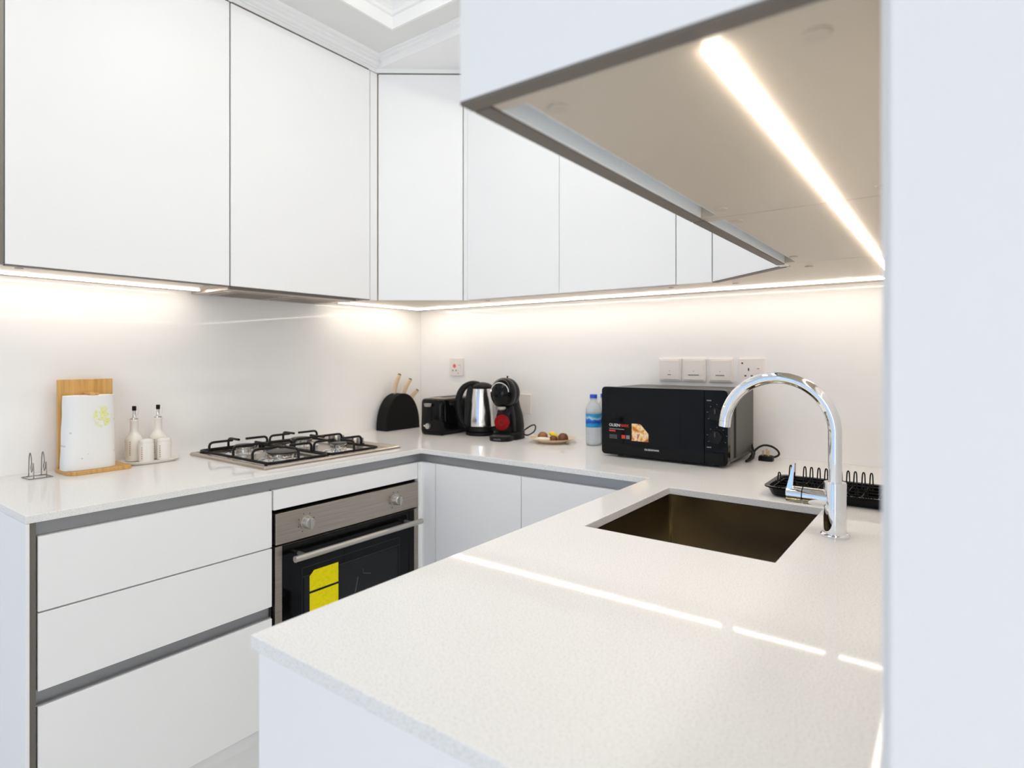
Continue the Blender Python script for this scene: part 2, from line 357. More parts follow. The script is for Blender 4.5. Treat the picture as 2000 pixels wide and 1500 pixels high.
# drawer unit at the free end of the hob run
t = thing('drawer_cabinet', 'white three-drawer base cabinet with a bluish end panel beside the oven', 'cabinet', (-1.95, 0.72, 0))
mk('carcass', box(XW+0.01, -1.676, 0.4265, 1.012, 0.10, ZB), 'white_panel', t)
mk('end_panel', box(XW+0.002, XL-0.001, YLE+0.0005, 0.4262, 0, ZB-0.0005), 'white_panel', t, bevel=0.001)
mk('edge_profile', box(-1.675, XD-0.004, 0.4266, 0.4395, 0, ZB), 'bronze_profile', t)
for z0, z1 in ((0.6795, 0.848), (0.5015, 0.6755), (0.151, 0.466)):
    mk('drawer', box(-1.669, XD, 0.4425, 1.012, z0, z1), 'white_front', t, bevel=0.0012)
def rail(x0, x1, y0, y1, z0, z1, par, face):
    mk('handle_rail', box(x0, x1, y0, y1, z0, z1), 'aluminium', par)
rail(-1.676, -1.667, 0.4395, 1.012, 0.8485, ZB, t, 'x')
rail(-1.676, -1.667, 0.4395, 1.012, 0.469, 0.5015, t, 'x')
mk('rail_lip', box(-1.6765, -1.656, 0.4395, 1.012, 0.4670, 0.4695), 'aluminium', t)
mk('plinth', box(-1.72, -1.702, 0.4265, 1.0125, 0.0, 0.148), 'white_panel', t)
mk('shadow_gap', box(-1.676, -1.662, 1.0125, 1.0165, 0.10, 0.848), 'gap_dark', t)  # near-black strip that paints the shade between drawers and oven
# oven housing
t = thing('oven_cabinet', 'white oven housing cabinet with a narrow fascia below the hob', 'cabinet', (-1.95, 1.32, 0))
mk('carcass', G().box(XW+0.01, -1.68, 1.0165, 1.020, 0.10, ZB).box(XW+0.01, -1.68, 1.6185, 1.622, 0.10, ZB).box(XW+0.01, -1.68, 1.020, 1.6185, 0.15, 0.17).box(XW+0.01, XW+0.03, 1.02, 1.6185, 0.17, ZB), 'gap_dark', t)
mk('fascia', box(-1.669, XD, 1.018, 1.6155, 0.788, 0.848), 'white_front', t, bevel=0.0012)
mk('handle_rail', box(-1.676, -1.667, 1.012, 1.640, 0.8485, ZB), 'aluminium', t)
mk('plinth', box(-1.72, -1.702, 1.0165, 1.66, 0.0, 0.148), 'white_panel', t)
mk('lower_panel', box(-1.669, XD, 1.018, 1.6155, 0.151, 0.178), 'white_front', t)
# corner post + back run
t = thing('corner_base_cabinet', 'white base cabinet corner filler between oven and back doors', 'cabinet', (-1.75, 1.75, 0))
mk('filler', G().prism([(-1.668, 1.619), (XD, 1.619), (XD, 1.635), (-1.577, 1.635), (-1.577, 1.653), (-1.668, 1.653)], 0.151, 0.848), 'white_front', t)
mk('handle_rail', G().box(-1.676, -1.667, 1.640, 1.660, 0.8485, ZB).box(-1.667, -1.577, 1.652, 1.660, 0.8485, ZB), 'aluminium', t)
mk('carcass', box(XW+0.01, -1.68, 1.6645, YW-0.01, 0.10, ZB), 'white_panel', t)
t = thing('base_cabinet', 'white two-door base cabinet under the kettle and microwave worktop', 'cabinet', (-1.18, 1.9, 0))
mk('carcass', box(-1.577, -0.78, 1.661, YW-0.01, 0.10, ZB), 'white_panel', t)
mk('door', box(-1.5735, -1.1795, 1.635, 1.653, 0.151, 0.848), 'white_front', t, bevel=0.001)
mk('door', box(-1.1765, -0.782, 1.635, 1.653, 0.151, 0.848), 'white_front', t, bevel=0.001)
mk('filler', box(-0.7795, -0.6915, 1.635, 1.653, 0.151, 0.848), 'white_front', t)
mk('handle_rail', box(-1.577, -0.70, 1.652, 1.660, 0.8485, ZB), 'aluminium', t)
mk('plinth', box(-1.577, -0.70, 1.69, 1.708, 0, 0.148), 'white_panel', t)
# peninsula (sink) cabinet: built of panels so the basin hangs free inside
t = thing('sink_cabinet', 'white peninsula base cabinet carrying the sink, pale blue-grey end panel', 'cabinet', (-0.38, 1.0, 0))
mk('end_panel', box(-0.708, XRW-0.002, YRE+0.006, YRE+0.024, 0, ZB-0.0005), 'white_panel', t, bevel=0.001)
mk('carcass', G().box(-0.69, XRW-0.002, YRE+0.024, 1.66, 0.10, 0.118).box(-0.05, XRW-0.002, YRE+0.024, 2.20, 0.118, ZB).box(-0.69, -0.05, 1.016, 1.034, 0.118, 0.62), 'white_panel', t)
for y0, y1 in ((0.438, 1.022), (1.026, 1.632)):
    mk('door', box(-0.7095, -0.6915, y0, y1, 0.151, 0.848), 'white_front', t, bevel=0.001)
mk('handle_rail', box(-0.6914, -0.683, 0.438, 1.652, 0.8485, ZB), 'aluminium', t)
mk('plinth', box(-0.66, -0.642, 0.438, 1.66, 0, 0.10), 'white_panel', t)

# ------------------------------------------------------------------ wall cabinets
def caps(t, pts):
    for x, y in pts: mk('screw_cap', G().lathe([(0.0095, -0.0022), (0.010, -0.0012), (0.010, 0.0)], 20, (x, y, ZU)), 'grey_cap', t, smooth=True)
mat('grey_cap', (0.52, 0.46, 0.38), 0.45)
ZBODY = ZTOP
def door_box(t, poly, edge=True):
    cx_, cy_ = sum(p[0] for p in poly)/4, sum(p[1] for p in poly)/4
    mk('top_gap', G().prism([(cx_+(p[0]-cx_)*0.985, cy_+(p[1]-cy_)*0.985) for p in poly], ZTOP+0.0001, 2.4482), 'edge_dark', t)  # dark strip painting the shadow line above the door
    mk('door', G().prism(poly, ZU+0.001, ZTOP), 'white_front', t, bevel=0.001)
    if edge: mk('edge_strip', G().prism(poly, ZU-0.0025, ZU+0.0008), 'edge_dark', t)
# over the free worktop end
t = thing('wall_cabinet', 'tall white wall cabinet above the paper towel holder', 'wall cabinet', (-2.1, 0.75, ZU))
mk('body', box(XW, -1.983, 0.4365, 1.0500, ZU, ZBODY), 'carcass', t)
mk('end_panel', box(XW, XU-0.001, 0.4185, 0.4362, ZU, ZBODY), 'white_panel', t)
mk('edge_profile', box(-1.983, XU-0.004, 0.4366, 0.4560, ZU, ZBODY), 'bronze_profile', t)
door_box(t, [(-1.981, 0.4575), (XU, 0.4575), (XU, 1.0485), (-1.981, 1.0485)])
caps(t, [(-2.02, 0.50), (-2.02, 1.00)])
# hood cabinet
t = thing('wall_cabinet', 'tall white wall cabinet above the gas hob, over the hood', 'wall cabinet', (-2.1, 1.35, ZU))
mk('body', box(XW, -1.983, 1.0508, 1.6490, ZU+0.012, ZBODY), 'carcass', t)
mk('shadow_gap', box(-1.9829, -1.970, 1.0486, 1.0534, ZU, ZBODY), 'gap_dark', t)  # near-black strip painting the shade between the two doors
door_box(t, [(-1.981, 1.0535), (XU, 1.0535), (XU, 1.6465), (-1.981, 1.6465)])
# diagonal corner cabinet
t = thing('corner_wall_cabinet', 'white diagonal corner wall cabinet above the knife block and toaster', 'wall cabinet', (-1.95, 1.9, ZU))
mk('body', G().prism([(XW, 1.650), (-1.983, 1.650), (-1.975, 1.700), (-1.690, 1.9255), (-1.6535, 1.9275), (-1.6535, YW), (XW, YW)], ZU, ZBODY), 'carcass', t)
mk('filler', box(-1.981, XU, 1.6512, 1.6870, ZU, ZBODY), 'white_front', t, bevel=0.001)
door_box(t, [(XU+0.002, 1.6915), (-1.6785, YU), (-1.6885, YU+0.0144), (-1.974, 1.7049)], edge=False)
mk('filler', box(-1.6745, -1.6535, YU, YU+0.018, ZU, ZBODY), 'white_front', t, bevel=0.001)
# back double cabinet
t = thing('wall_cabinet', 'white two-door wall cabinet above the kettle and coffee machine', 'wall cabinet', (-1.2, 2.05, ZU))
mk('body', box(-1.653, -0.7465, YU+0.0195, YW, ZU, ZBODY), 'carcass', t)
door_box(t, [(-1.6515, YU), (-1.2002, YU), (-1.2002, YU+0.018), (-1.6515, YU+0.018)], edge=False)
door_box(t, [(-1.1977, YU), (-0.7475, YU), (-0.7475, YU+0.018), (-1.1977, YU+0.018)], edge=False)
caps(t, [(-1.60, 1.98), (-0.79, 1.98)])
# back right diagonal cabinet
t = thing('corner_wall_cabinet', 'white diagonal corner wall cabinet above the microwave and dish rack', 'wall cabinet', (-0.4, 1.95, ZU))
mk('body', G().prism([(-0.7460, 1.927), (-0.615, 1.927), (-0.352, 1.700), (-0.352, 1.6475), (XRW, 1.6475), (XRW, YW), (-0.7460, YW)], ZU, ZBODY), 'carcass', t)
mk('filler', box(-0.7440, -0.6275, YU, YU+0.018, ZU, ZBODY), 'white_front', t, bevel=0.001)
door_box(t, [(-0.625, YU), (XUR, 1.687), (-0.3625, 1.7007), (-0.6133, 1.9212)])
mk('filler', box(XUR, -0.353, 1.6485, 1.6850, ZU-0.002, ZBODY), 'white_front', t)
caps(t, [(-0.3135, 1.729), (-0.575, 1.984), (-0.085, 1.729)])
# right run: two cabinets with a finger-pull channel underneath
def right_unit(label, y0, y1, cap_pts, end):
    t = thing('wall_cabinet', label, 'wall cabinet', (-0.2, (y0+y1)/2, ZU))
    mk('body', G().box(-0.3245, XRW, y0, y1, ZU, ZBODY).box(-0.3545, -0.3245, y0, y1, ZU+0.034, ZBODY), 'carcass', t)
    for ye in (y0, y1-0.018): mk('channel_end', box(-0.3545, -0.3247, ye, ye+0.018, ZU, ZU+0.0338), 'carcass', t)
    mk('pull_channel', G().box(-0.3545, -0.3515, y0+0.0182, y1-0.0182, ZU, ZU+0.0335).box(-0.3515, -0.3247, y0+0.0182, y1-0.0182, ZU+0.0305, ZU+0.0335).box(-0.3262, -0.3247, y0+0.0182, y1-0.0182, ZU+0.0005, ZU+0.0305), 'aluminium_pale', t)
    door_box(t, [(XUR, y0+0.0015), (-0.3555, y0+0.0015), (-0.3555, y1-0.0015), (XUR, y1-0.0015)])
    if end:
        mk('end_panel', box(XUR, XRW, end, y0-0.0005, ZU+0.001, ZBODY), 'white_panel', t)
        mk('edge_strip', box(XUR, XRW, end, y0-0.0005, ZU-0.0025, ZU+0.0008), 'edge_dark', t)
    caps(t, cap_pts)
right_unit('white wall cabinet nearest the camera, bluish end panel over the peninsula end', 0.4405, 1.0318, [(-0.083, 0.4874), (-0.3061, 0.4852), (-0.3057, 0.974), (-0.083, 0.975)], 0.4215)
right_unit('white wall cabinet above the sink and tap', 1.0346, 1.6462, [(-0.309, 1.0754), (-0.083, 1.0754), (-0.3124, 1.5394), (-0.083, 1.5394)], None)

# ------------------------------------------------------------------ cooker hood (slim, built in under its cabinet)
t = thing('cooker_hood', 'slim grey built-in cooker hood under the cabinet above the hob', 'cooker hood', (-2.1, 1.35, ZU-0.014))
mat('hood_grey', (0.56, 0.50, 0.45), 0.35, 0.6)
mk('body', box(-2.245, -1.985, 1.056, 1.600, ZU-0.010, ZU+0.0115), 'hood_grey', t, bevel=0.001)
mk('front_visor', box(-1.984, -1.968, 1.0535, 1.580, ZU-0.009, ZU-0.0028), 'edge_dark', t)
for y0 in (1.10, 1.34):
    f = mk('grease_filter', box(-2.20, -2.02, y0, y0+0.215, ZU-0.0125, ZU-0.0102), 'steel_brushed', t)
    for k in range(6): mk('filter_slot', box(-2.185+k*0.027, -2.175+k*0.027, y0+0.02, y0+0.195, ZU-0.0131, ZU-0.0126), 'edge_dark', f)
for y in (1.075, 1.585): mk('lamp_lens', G().lathe([(0.012, -0.0125), (0.012, -0.0102)], 20, (-2.03, y, ZU)), 'white_plastic', t)

# ------------------------------------------------------------------ LED strips
def led(label, x0, x1, y0, y1):
    t = thing('led_strip_light', label, 'strip light', ((x0+x1)/2, (y0+y1)/2, ZU), group='strip lights under the wall cabinets')
    dx, dy = (0.0015, 0) if x1-x0 < y1-y0 else (0, 0.0015)
    mk('housing', box(x0, x1, y0, y1, ZU-0.0012, ZU-0.0001), 'aluminium_pale', t)
    mk('diffuser', box(x0+dx, x1-dx, y0+dy, y1-dy, ZU-0.0045, ZU-0.0013), 'led_diffuser', t)
HW = 0.0085
led('glowing warm strip light above the paper towel holder', -2.156-HW, -2.156+HW, 0.44, 1.040)
led('glowing warm strip light in the corner above the knife block', -2.156-HW, -2.156+HW, 1.632, 2.1115)
led('glowing warm strip light along the back wall', -2.156+HW+0.0005, -0.1515-HW, 2.112-HW, 2.112+HW)
led('long bright strip light above the sink and tap', -0.1515-HW+0.0005, -0.1515+HW, 0.458, 2.112+HW)

# ------------------------------------------------------------------ oven
t = thing('oven', 'built-in stainless and black glass oven with yellow energy label', 'oven', (-1.66, 1.32, 0.18))
mk('body', box(-2.15, -1.668, 1.030, 1.608, 0.185, 0.776), 'black_matte', t)
cp = mk('control_panel', box(-1.668, -1.645, 1.0215, 1.6145, 0.6825, 0.777), 'steel_brushed', t, bevel=0.0015)
for y in (1.126, 1.497):
    k = mk('knob', G().tube([(-1.645, y, 0.7305), (-1.641, y, 0.7305), (-1.6405, y, 0.7305), (-1.622, y, 0.7305), (-1.620, y, 0.7305)], [0.0215, 0.0215, 0.0185, 0.0165, 0.015], 28), 'silver_paint', t, smooth=True)
    mk('grip', box(-1.6205, -1.612, y-0.004, y+0.004, 0.7305-0.0165, 0.7305+0.0165), 'silver_paint', k, bevel=0.002)
    for j in range(8):
        if j == 6: continue
        a = 2*math.pi*j/8+0.3
        mk('dial_mark', box(-1.6451, -1.6446, y+0.029*math.cos(a)-0.0016, y+0.029*math.cos(a)+0.0016, 0.7305+0.029*math.sin(a)-0.0016, 0.7305+0.029*math.sin(a)+0.0016), 'print_dark', k)
dr = mk('door', box(-1.668, -1.648, 1.0215, 1.6145, 0.19, 0.6765), 'steel_brushed', t, bevel=0.001)
mk('glass_pane', box(-1.650, -1.6465, 1.0445, 1.5945, 0.19, 0.6760), 'black_glass', dr)
g = G().box(-1.6464, -1.6461, 1.112, 1.520, 0.560, 0.5612).box(-1.6464, -1.6461, 1.112, 1.520, 0.5880, 0.5892).box(-1.6464, -1.6461, 1.519, 1.520, 0.23, 0.5892).box(-1.6464, -1.6461, 1.112, 1.113, 0.23, 0.5892)
mk('window_border', g, 'print_faint', dr)
mk('inner_window', box(-1.6465, -1.6463, 1.12, 1.51, 0.24, 0.558), 'window_glass_dark', dr)
mk('window_line', G().tube([(-1.6459, 1.318, 0.45), (-1.6459, 1.330, 0.498)], 0.0011, 6).tube([(-1.6459, 1.352, 0.520), (-1.6459, 1.352, 0.505), (-1.6459, 1.385, 0.495)], 0.0009, 6), 'print_mid', dr)  # reflected streaks drawn as thin grey lines on the pane
mk('upper_label', G().prism([(1.1395, 0.508), (1.2485, 0.508), (1.2485, 0.5715), (1.156, 0.5715), (1.1395, 0.556)], -1.6463, -1.6455, 'x'), 'label_yellow', dr)
mk('lower_label', G().prism([(1.1395, 0.425), (1.2485, 0.425), (1.2485, 0.5005), (1.1395, 0.5005)], -1.6463, -1.6455, 'x'), 'label_yellow', dr)
h = mk('handle', G().tube([(-1.602, 1.058, 0.640), (-1.602, 1.590, 0.640)], 0.0098, 20), 'silver_paint', dr, smooth=True)
for y in (1.10, 1.548): mk('handle_post', G().cyl((-1.647, y, 0.640), (-1.602, y, 0.640), 0.0062, 14), 'silver_paint', h, smooth=True)

# ------------------------------------------------------------------ gas hob
HX0, HX1, HY0, HY1 = -2.200, -1.7175, 1.028, 1.592
t = thing('gas_hob', 'stainless steel four-burner gas hob with black pan supports', 'hob', (-1.96, 1.31, ZT))
mk('plate', G().loft([[(HX0+d, HY0+d, z), (HX1-d, HY0+d, z), (HX1-d, HY1-d, z), (HX0+d, HY1-d, z)] for d, z in ((0, ZT), (0.001, ZT+0.007), (0.005, ZT+0.0105), (0.012, ZT+0.0105), (0.022, ZT+0.0045), (0.03, ZT+0.0035))]), 'steel_hob', t, bevel=0.002)
ZP = ZT+0.0035
BUR = [(-1.850, 1.172, 0.052), (-2.085, 1.172, 0.037), (-1.850, 1.405, 0.030), (-2.085, 1.405, 0.040)]
for x, y, r in BUR:
    b_ = mk('burner', G().lathe([(r+0.030, 0), (r+0.016, 0.004), (r*0.95, 0.006), (r*0.88, 0.009), (r, 0.011), (r, 0.022), (r*0.92, 0.024)], 32, (x, y, ZP)), 'steel_bright', t, smooth=True)
    mk('flame_cap', G().lathe([(r*0.95, 0.0242), (r*0.97, 0.0270), (r*0.85, 0.0290), (r*0.3, 0.0300)], 32, (x, y, ZP)), 'grey_metal', b_, smooth=True)
    for j in range(16):
        a = 2*math.pi*j/16
        mk('flame_slot', G().cyl((x+(r-0.002)*math.cos(a), y+(r-0.002)*math.sin(a), ZP+0.0165), (x+(r+0.0008)*math.cos(a), y+(r+0.0008)*math.sin(a), ZP+0.0165), 0.0017, 6), 'black_matte', b_)
    mk('spark_plug', G().cyl((x+r+0.010, y, ZP+0.003), (x+r+0.010, y, ZP+0.015), 0.0022, 8), 'ceramic', b_)
def support(y0, y1):
    zf, zt_, rr_ = ZP+0.010, ZP+0.044, 0.0046
    x0, x1 = -2.186, -1.742
    c = 0.012
    ring = [(x0+c, y0, zf), (x1-c, y0, zf), (x1-c*0.3, y0+c*0.3, zf), (x1, y0+c, zf), (x1, y1-c, zf), (x1-c*0.3, y1-c*0.3, zf), (x1-c, y1, zf), (x0+c, y1, zf), (x0+c*0.3, y1-c*0.3, zf), (x0, y1-c, zf), (x0, y0+c, zf), (x0+c*0.3, y0+c*0.3, zf)]
    sup = mk('pan_support', G().tube(ring, rr_, 10, closed=True), 'black_iron', t, smooth=True)
    def finger(px, py, qx, qy):
        d = Vector((qx-px, qy-py, 0)); L = d.length; d.normalize(); p = Vector((px, py, zf))
        pts = [p, p+Vector((0, 0, 0.022)), p+d*0.003+Vector((0, 0, 0.029)), p+d*0.009+Vector((0, 0, 0.033)), p+d*0.016+Vector((0, 0, 0.034)), p+d*L+Vector((0, 0, 0.034))]
        mk('finger', G().tube(pts, 0.0044, 10), 'black_iron', sup, smooth=True)
    ym = (y0+y1)/2
    for x in (-2.118, -1.957, -1.838):
        finger(x, y0, x, y0+0.085); finger(x, y1, x, y1-0.085)
    for y in (ym-0.005,):
        finger(x1, y, x1-0.075, y); finger(x0, y, x0+0.075, y)
    mk('cross_bar', G().tube([(-1.925, ym, zf+0.034), (-2.01, ym, zf+0.034)], 0.0044, 10), 'black_iron', sup, smooth=True)
    mk('cross_bar', G().tube([(-1.957, y0+0.07, zf+0.034), (-1.957, y1-0.07, zf+0.034)], 0.0044, 10), 'black_iron', sup, smooth=True)
    for x in (x0+0.02, x1-0.02):
        for y in (y0+0.002, y1-0.002): mk('rubber_foot', G().cyl((x, y, ZP), (x, y, zf-0.003), 0.005, 10), 'black_matte', sup)
support(1.058, 1.279); support(1.290, 1.500)
for x in (-2.080, -2.020, -1.960, -1.900):
    k = mk('knob', G().lathe([(0.016, 0), (0.016, 0.007), (0.0135, 0.0075), (0.0135, 0.026), (0.0125, 0.0275), (0.006, 0.028)], 24, (x, 1.545, ZP)), 'knob_steel', t, smooth=True)
    mk('knob_collar', G().lathe([(0.0175, 0), (0.0175, 0.006), (0.0162, 0.0068)], 24, (x, 1.545, ZP)), 'black_plastic', k, smooth=True)

# ------------------------------------------------------------------ sink
t = thing('sink', 'dark bronze steel undermount sink below the chrome tap', 'sink', (-0.436, 1.3165, 0.69))
def rr(x0, x1, y0, y1, z, c=0.02, n=5):
    out = []
    for (cx_, cy_, a0) in ((x1-c, y1-c, 0), (x0+c, y1-c, 90), (x0+c, y0+c, 180), (x1-c, y0+c, 270)):
        for k in range(n): a = R(a0+90*k/(n-1)); out.append((cx_+c*math.cos(a), cy_+c*math.sin(a), z))
    return out
o_ = 0.002
rings = [rr(SX0-0.02, SX1+0.02, SY0-0.02, SY1+0.02, ZB-0.002, 0.03), rr(SX0-o_, SX1+o_, SY0-o_, SY1+o_, ZB-0.002, 0.012), rr(SX0-o_, SX1+o_, SY0-o_, SY1+o_, 0.715, 0.012),
         rr(SX0+0.004, SX1-0.004, SY0+0.004, SY1-0.004, 0.705, 0.014), rr(SX0+0.02, SX1-0.02, SY0+0.02, SY1-0.02, 0.700, 0.02), rr(-0.45, -0.422, 1.302, 1.331, 0.697, 0.012)]
bs = mk('basin', G().loft(rings, cap=False), 'steel_sink', t, smooth=True)
md = bs.modifiers.new('solid', 'SOLIDIFY'); md.thickness = 0.0012; md.offset = 1
dn = mk('drain', G().lathe([(0.045, 0.0), (0.045, 0.002), (0.038, 0.003), (0.030, -0.001), (0.004, -0.001)], 28, (-0.436, 1.3165, 0.7005)), 'steel_bright', t, smooth=True)
mk('strainer', G().lathe([(0.028, 0.0005), (0.026, 0.003), (0.006, 0.004)], 24, (-0.436, 1.3165, 0.7005)), 'steel_bright', dn, smooth=True)

# ------------------------------------------------------------------ tap
TX, TY = -0.1926, 1.3188
t = thing('kitchen_tap', 'tall chrome swan-neck mixer tap beside the sink', 'tap', (TX, TY, ZT))
mk('base_ring', G().lathe([(0.026, 0), (0.026, 0.004), (0.0235, 0.0065), (0.021, 0.007)], 40, (TX, TY, ZT)), 'chrome', t, smooth=True)
mk('body', G().lathe([(0.0203, 0.0065), (0.0203, 0.103), (0.0195, 0.1055), (0.0135, 0.1058)], 40, (TX, TY, ZT)), 'chrome', t, smooth=True)
Rr = 0.1065; zc = 1.1012
pts = [(TX, TY, 1.004), (TX, TY, 1.04), (TX, TY, 1.07)] + [(TX-Rr+Rr*math.cos(a), TY, zc+Rr*math.sin(a)) for a in [math.pi*0.965*k/34 for k in range(35)]]
sp = mk('spout', G().tube(pts, 0.0122, 24), 'chrome', t, smooth=True)
a = math.pi*0.965; e = Vector((TX-Rr+Rr*math.cos(a), TY, zc+Rr*math.sin(a))); dv = Vector((-math.sin(a), 0, math.cos(a)))
mk('aerator', G().cyl(e+dv*0.0005, e+dv*0.013, 0.0124, 24), 'chrome', sp, smooth=True)
mk('nozzle', G().cyl(e+dv*0.0125, e+dv*0.0135, 0.0095, 20), 'black_plastic', sp)
hb = mk('handle_boss', G().cyl((TX-0.012, TY, 0.972), (TX-0.0565, TY, 0.972), 0.0165, 28), 'chrome', t, smooth=True)
lv = mk('lever_knob', G().tube([(TX-0.0585, TY, 0.972), (TX-0.086, TY, 0.972), (TX-0.0875, TY, 0.972)], [0.0165, 0.0165, 0.015], 28), 'chrome', t, smooth=True)
mk('lever', G().loft([[(TX-0.0815+dx+s_*hw, TY+yy, z) for s_, yy in ((-1, -yw), (1, -yw), (1, yw), (-1, yw))] for z, hw, yw, dx in ((0.980, 0.0065, 0.011, 0), (0.995, 0.0052, 0.010, 0.002), (1.015, 0.0035, 0.009, 0.005), (1.036, 0.0016, 0.0075, 0.008))]), 'chrome', lv, bevel=0.0012)

# ------------------------------------------------------------------ microwave
MX0, MX1, MY0, MY1, MZ0, MZ1 = -1.016, -0.575, 1.900, 2.196, 0.9085, 1.1455
t = thing('microwave_oven', 'black microwave oven with a food sticker on its door', 'microwave', (-0.795, 2.05, ZT))
def rrect(x0, x1, z0, z1, r, n=6):
    out = []
    for (cx_, cz_, a0) in ((x1-r, z1-r, 0), (x0+r, z1-r, 90), (x0+r, z0+r, 180), (x1-r, z0+r, 270)):
        for k in range(n): a = R(a0+90*k/(n-1)); out.append((cx_+r*math.cos(a), cz_+r*math.sin(a)))
    return out
mk('casing', G().prism(rrect(MX0+0.004, MX1-0.0015, MZ0+0.003, MZ1-0.003, 0.012), MY0+0.0285, MY1, 'y'), 'grey_metal', t, smooth=True)
def half(x0, x1, left):
    r, n = 0.0135, 6; out = []
    for (cx_, cz_, a0, rnd) in ((x1-r, MZ1-r, 0, not left), (x0+r, MZ1-r, 90, left), (x0+r, MZ0+r, 180, left), (x1-r, MZ0+r, 270, not left)):
        if rnd:
            for k in range(n): a = R(a0+90*k/(n-1)); out.append((cx_+r*math.cos(a), cz_+r*math.sin(a)))
        else: out.append((x1 if a0 in (0, 270) else x0, MZ1 if a0 in (0, 90) else MZ0))
    return out
XS = -0.6487
dr = mk('door', G().prism(half(MX0, XS-0.0006, True), MY0, MY0+0.028, 'y'), 'black_gloss', t, bevel=0.0015)
pn = mk('control_panel', G().prism(half(XS+0.0006, MX1, False), MY0, MY0+0.028, 'y'), 'black_gloss', t, bevel=0.0015)
mk('door_window', G().prism(rrect(-0.985, -0.728, 0.951, 1.115, 0.004), MY0-0.0006, MY0+0.001, 'y'), 'black_glass', dr)
yf = MY0-0.0008
text('OLSEN', 'print_white', dr, (-0.9855, yf, 1.0075), 0.0405, 0.0095)
text('MARK', 'print_red', dr, (-0.944, yf, 1.0075), 0.034, 0.0095)
mk('small_print', G().box(-0.9855, -0.928, yf-0.0003, yf, 0.9975, 1.0), 'print_grey', dr)
mk('model_strip', G().box(-0.9855, -0.9615, yf-0.0003, yf, 0.9895, 0.9945), 'print_red', dr)
g = G()
for k in range(4): g.box(-0.985, -0.955, yf-0.0003, yf, 0.977-k*0.0038, 0.978-k*0.0038)
mk('small_print', g, 'print_grey', dr)
mk('sticker_icon', G().box(-0.9375, -0.924, yf-0.0003, yf, 0.967, 0.9795), 'print_red', dr)
mk('sticker_icon', G().box(-0.9205, -0.907, yf-0.0003, yf, 0.967, 0.9795), 'print_grey', dr)
mk('food_picture', G().prism([(-0.8995, 0.9625), (-0.8385, 0.9625), (-0.8385, 0.990), (-0.868, 1.0215), (-0.8995, 1.0215)], yf-0.0004, yf, 'y'), 'food_print', dr)
text('OLSENMARK', 'print_white', dr, (-0.8525, MY0-0.0002, 0.9335), 0.0525, 0.0055)
for nm, zc_, r in (('upper_dial', 1.070, 0.026), ('lower_dial', 0.998, 0.0255)):
    kx = -0.6085
    d_ = mk(nm, G().tube([(kx, MY0-0.0001, zc_), (kx, MY0-0.003, zc_), (kx, MY0-0.0035, zc_), (kx, MY0-0.020, zc_), (kx, MY0-0.0215, zc_)], [r, r, r*0.86, r*0.80, r*0.72], 32), 'black_plastic', pn, smooth=True)
    mk('pointer', box(kx-0.002, kx+0.002, MY0-0.0222, MY0-0.0214, zc_+0.002, zc_+0.017), 'print_faint', d_)
    for j in range(7):
        a = R(-30+40*j)
        mk('dial_mark', box(kx+0.0305*math.cos(a)-0.0014, kx+0.0305*math.cos(a)+0.0014, MY0-0.0006, MY0-0.0001, zc_+0.0305*math.sin(a)-0.0009, zc_+0.0305*math.sin(a)+0.0009), 'print_grey', d_)
for z in (1.1105, 0.9620): mk('panel_print', G().box(-0.6405, -0.6265, MY0-0.0005, MY0-0.0001, z, z+0.0035), 'print_grey', pn)
mk('door_button', box(-0.640, -0.586, MY0-0.003, MY0+0.0, 0.920, 0.949), 'black_gloss', pn, bevel=0.001)
for x in (MX0+0.05, MX1-0.05):
    for y in (MY0+0.05, MY1-0.04): mk('foot', G().lathe([(0.011, 0), (0.013, 0.0117)], 16, (x, y, ZT)), 'black_plastic', t, smooth=True)
mk('side_groove', box(MX1-0.0017, MX1-0.0011, MY0+0.068, MY0+0.092, 0.925, 1.128), 'black_matte', t)
# power lead and plug lying behind it
t = thing('power_lead', 'black power lead with three-pin plug coiled beside the microwave', 'cable', (-0.53, 2.15, ZT))
pts = [(-0.578, 2.182, 0.945), (-0.565, 2.150, 0.930), (-0.552, 2.105, 0.914), (-0.556, 2.085, 0.908), (-0.562, 2.11, 0.914), (-0.556, 2.16, 0.934), (-0.540, 2.185, 0.944), (-0.518, 2.195, 0.942), (-0.498, 2.192, 0.932), (-0.488, 2.180, 0.920), (-0.495, 2.165, 0.912), (-0.512, 2.156, 0.910), (-0.530, 2.151, 0.911)]
def smooth_path(p, n=5):
    p = [Vector(x) for x in p]; out = []
    for i in range(len(p)-1):
        a, b_, c_, d_ = p[max(i-1, 0)], p[i], p[i+1], p[min(i+2, len(p)-1)]
        for k in range(n):
            u = k/n; out.append(0.5*((2*b_)+(c_-a)*u+(2*a-5*b_+4*c_-d_)*u*u+(3*b_-a-3*c_+d_)*u**3))
    return out+[p[-1]]
mk('cord', G().tube(smooth_path(pts), 0.0036, 8), 'black_plastic', t, smooth=True)
mk('cord', G().tube(smooth_path([(-0.574, 2.17, 0.922), (-0.560, 2.12, 0.926), (-0.552, 2.08, 0.912), (-0.563, 2.06, 0.905), (-0.566, 2.10, 0.906), (-0.556, 2.13, 0.920), (-0.572, 2.165, 0.934)]), 0.0036, 8), 'black_plastic', t, smooth=True)
pl = mk('plug', G().ell([(-0.520, 2.140, 0.9002, 0.0235, 0.022), (-0.520, 2.140, 0.912, 0.0235, 0.022), (-0.520, 2.140, 0.917, 0.020, 0.0185)], 28, 3.5), 'black_plastic', t, smooth=True)
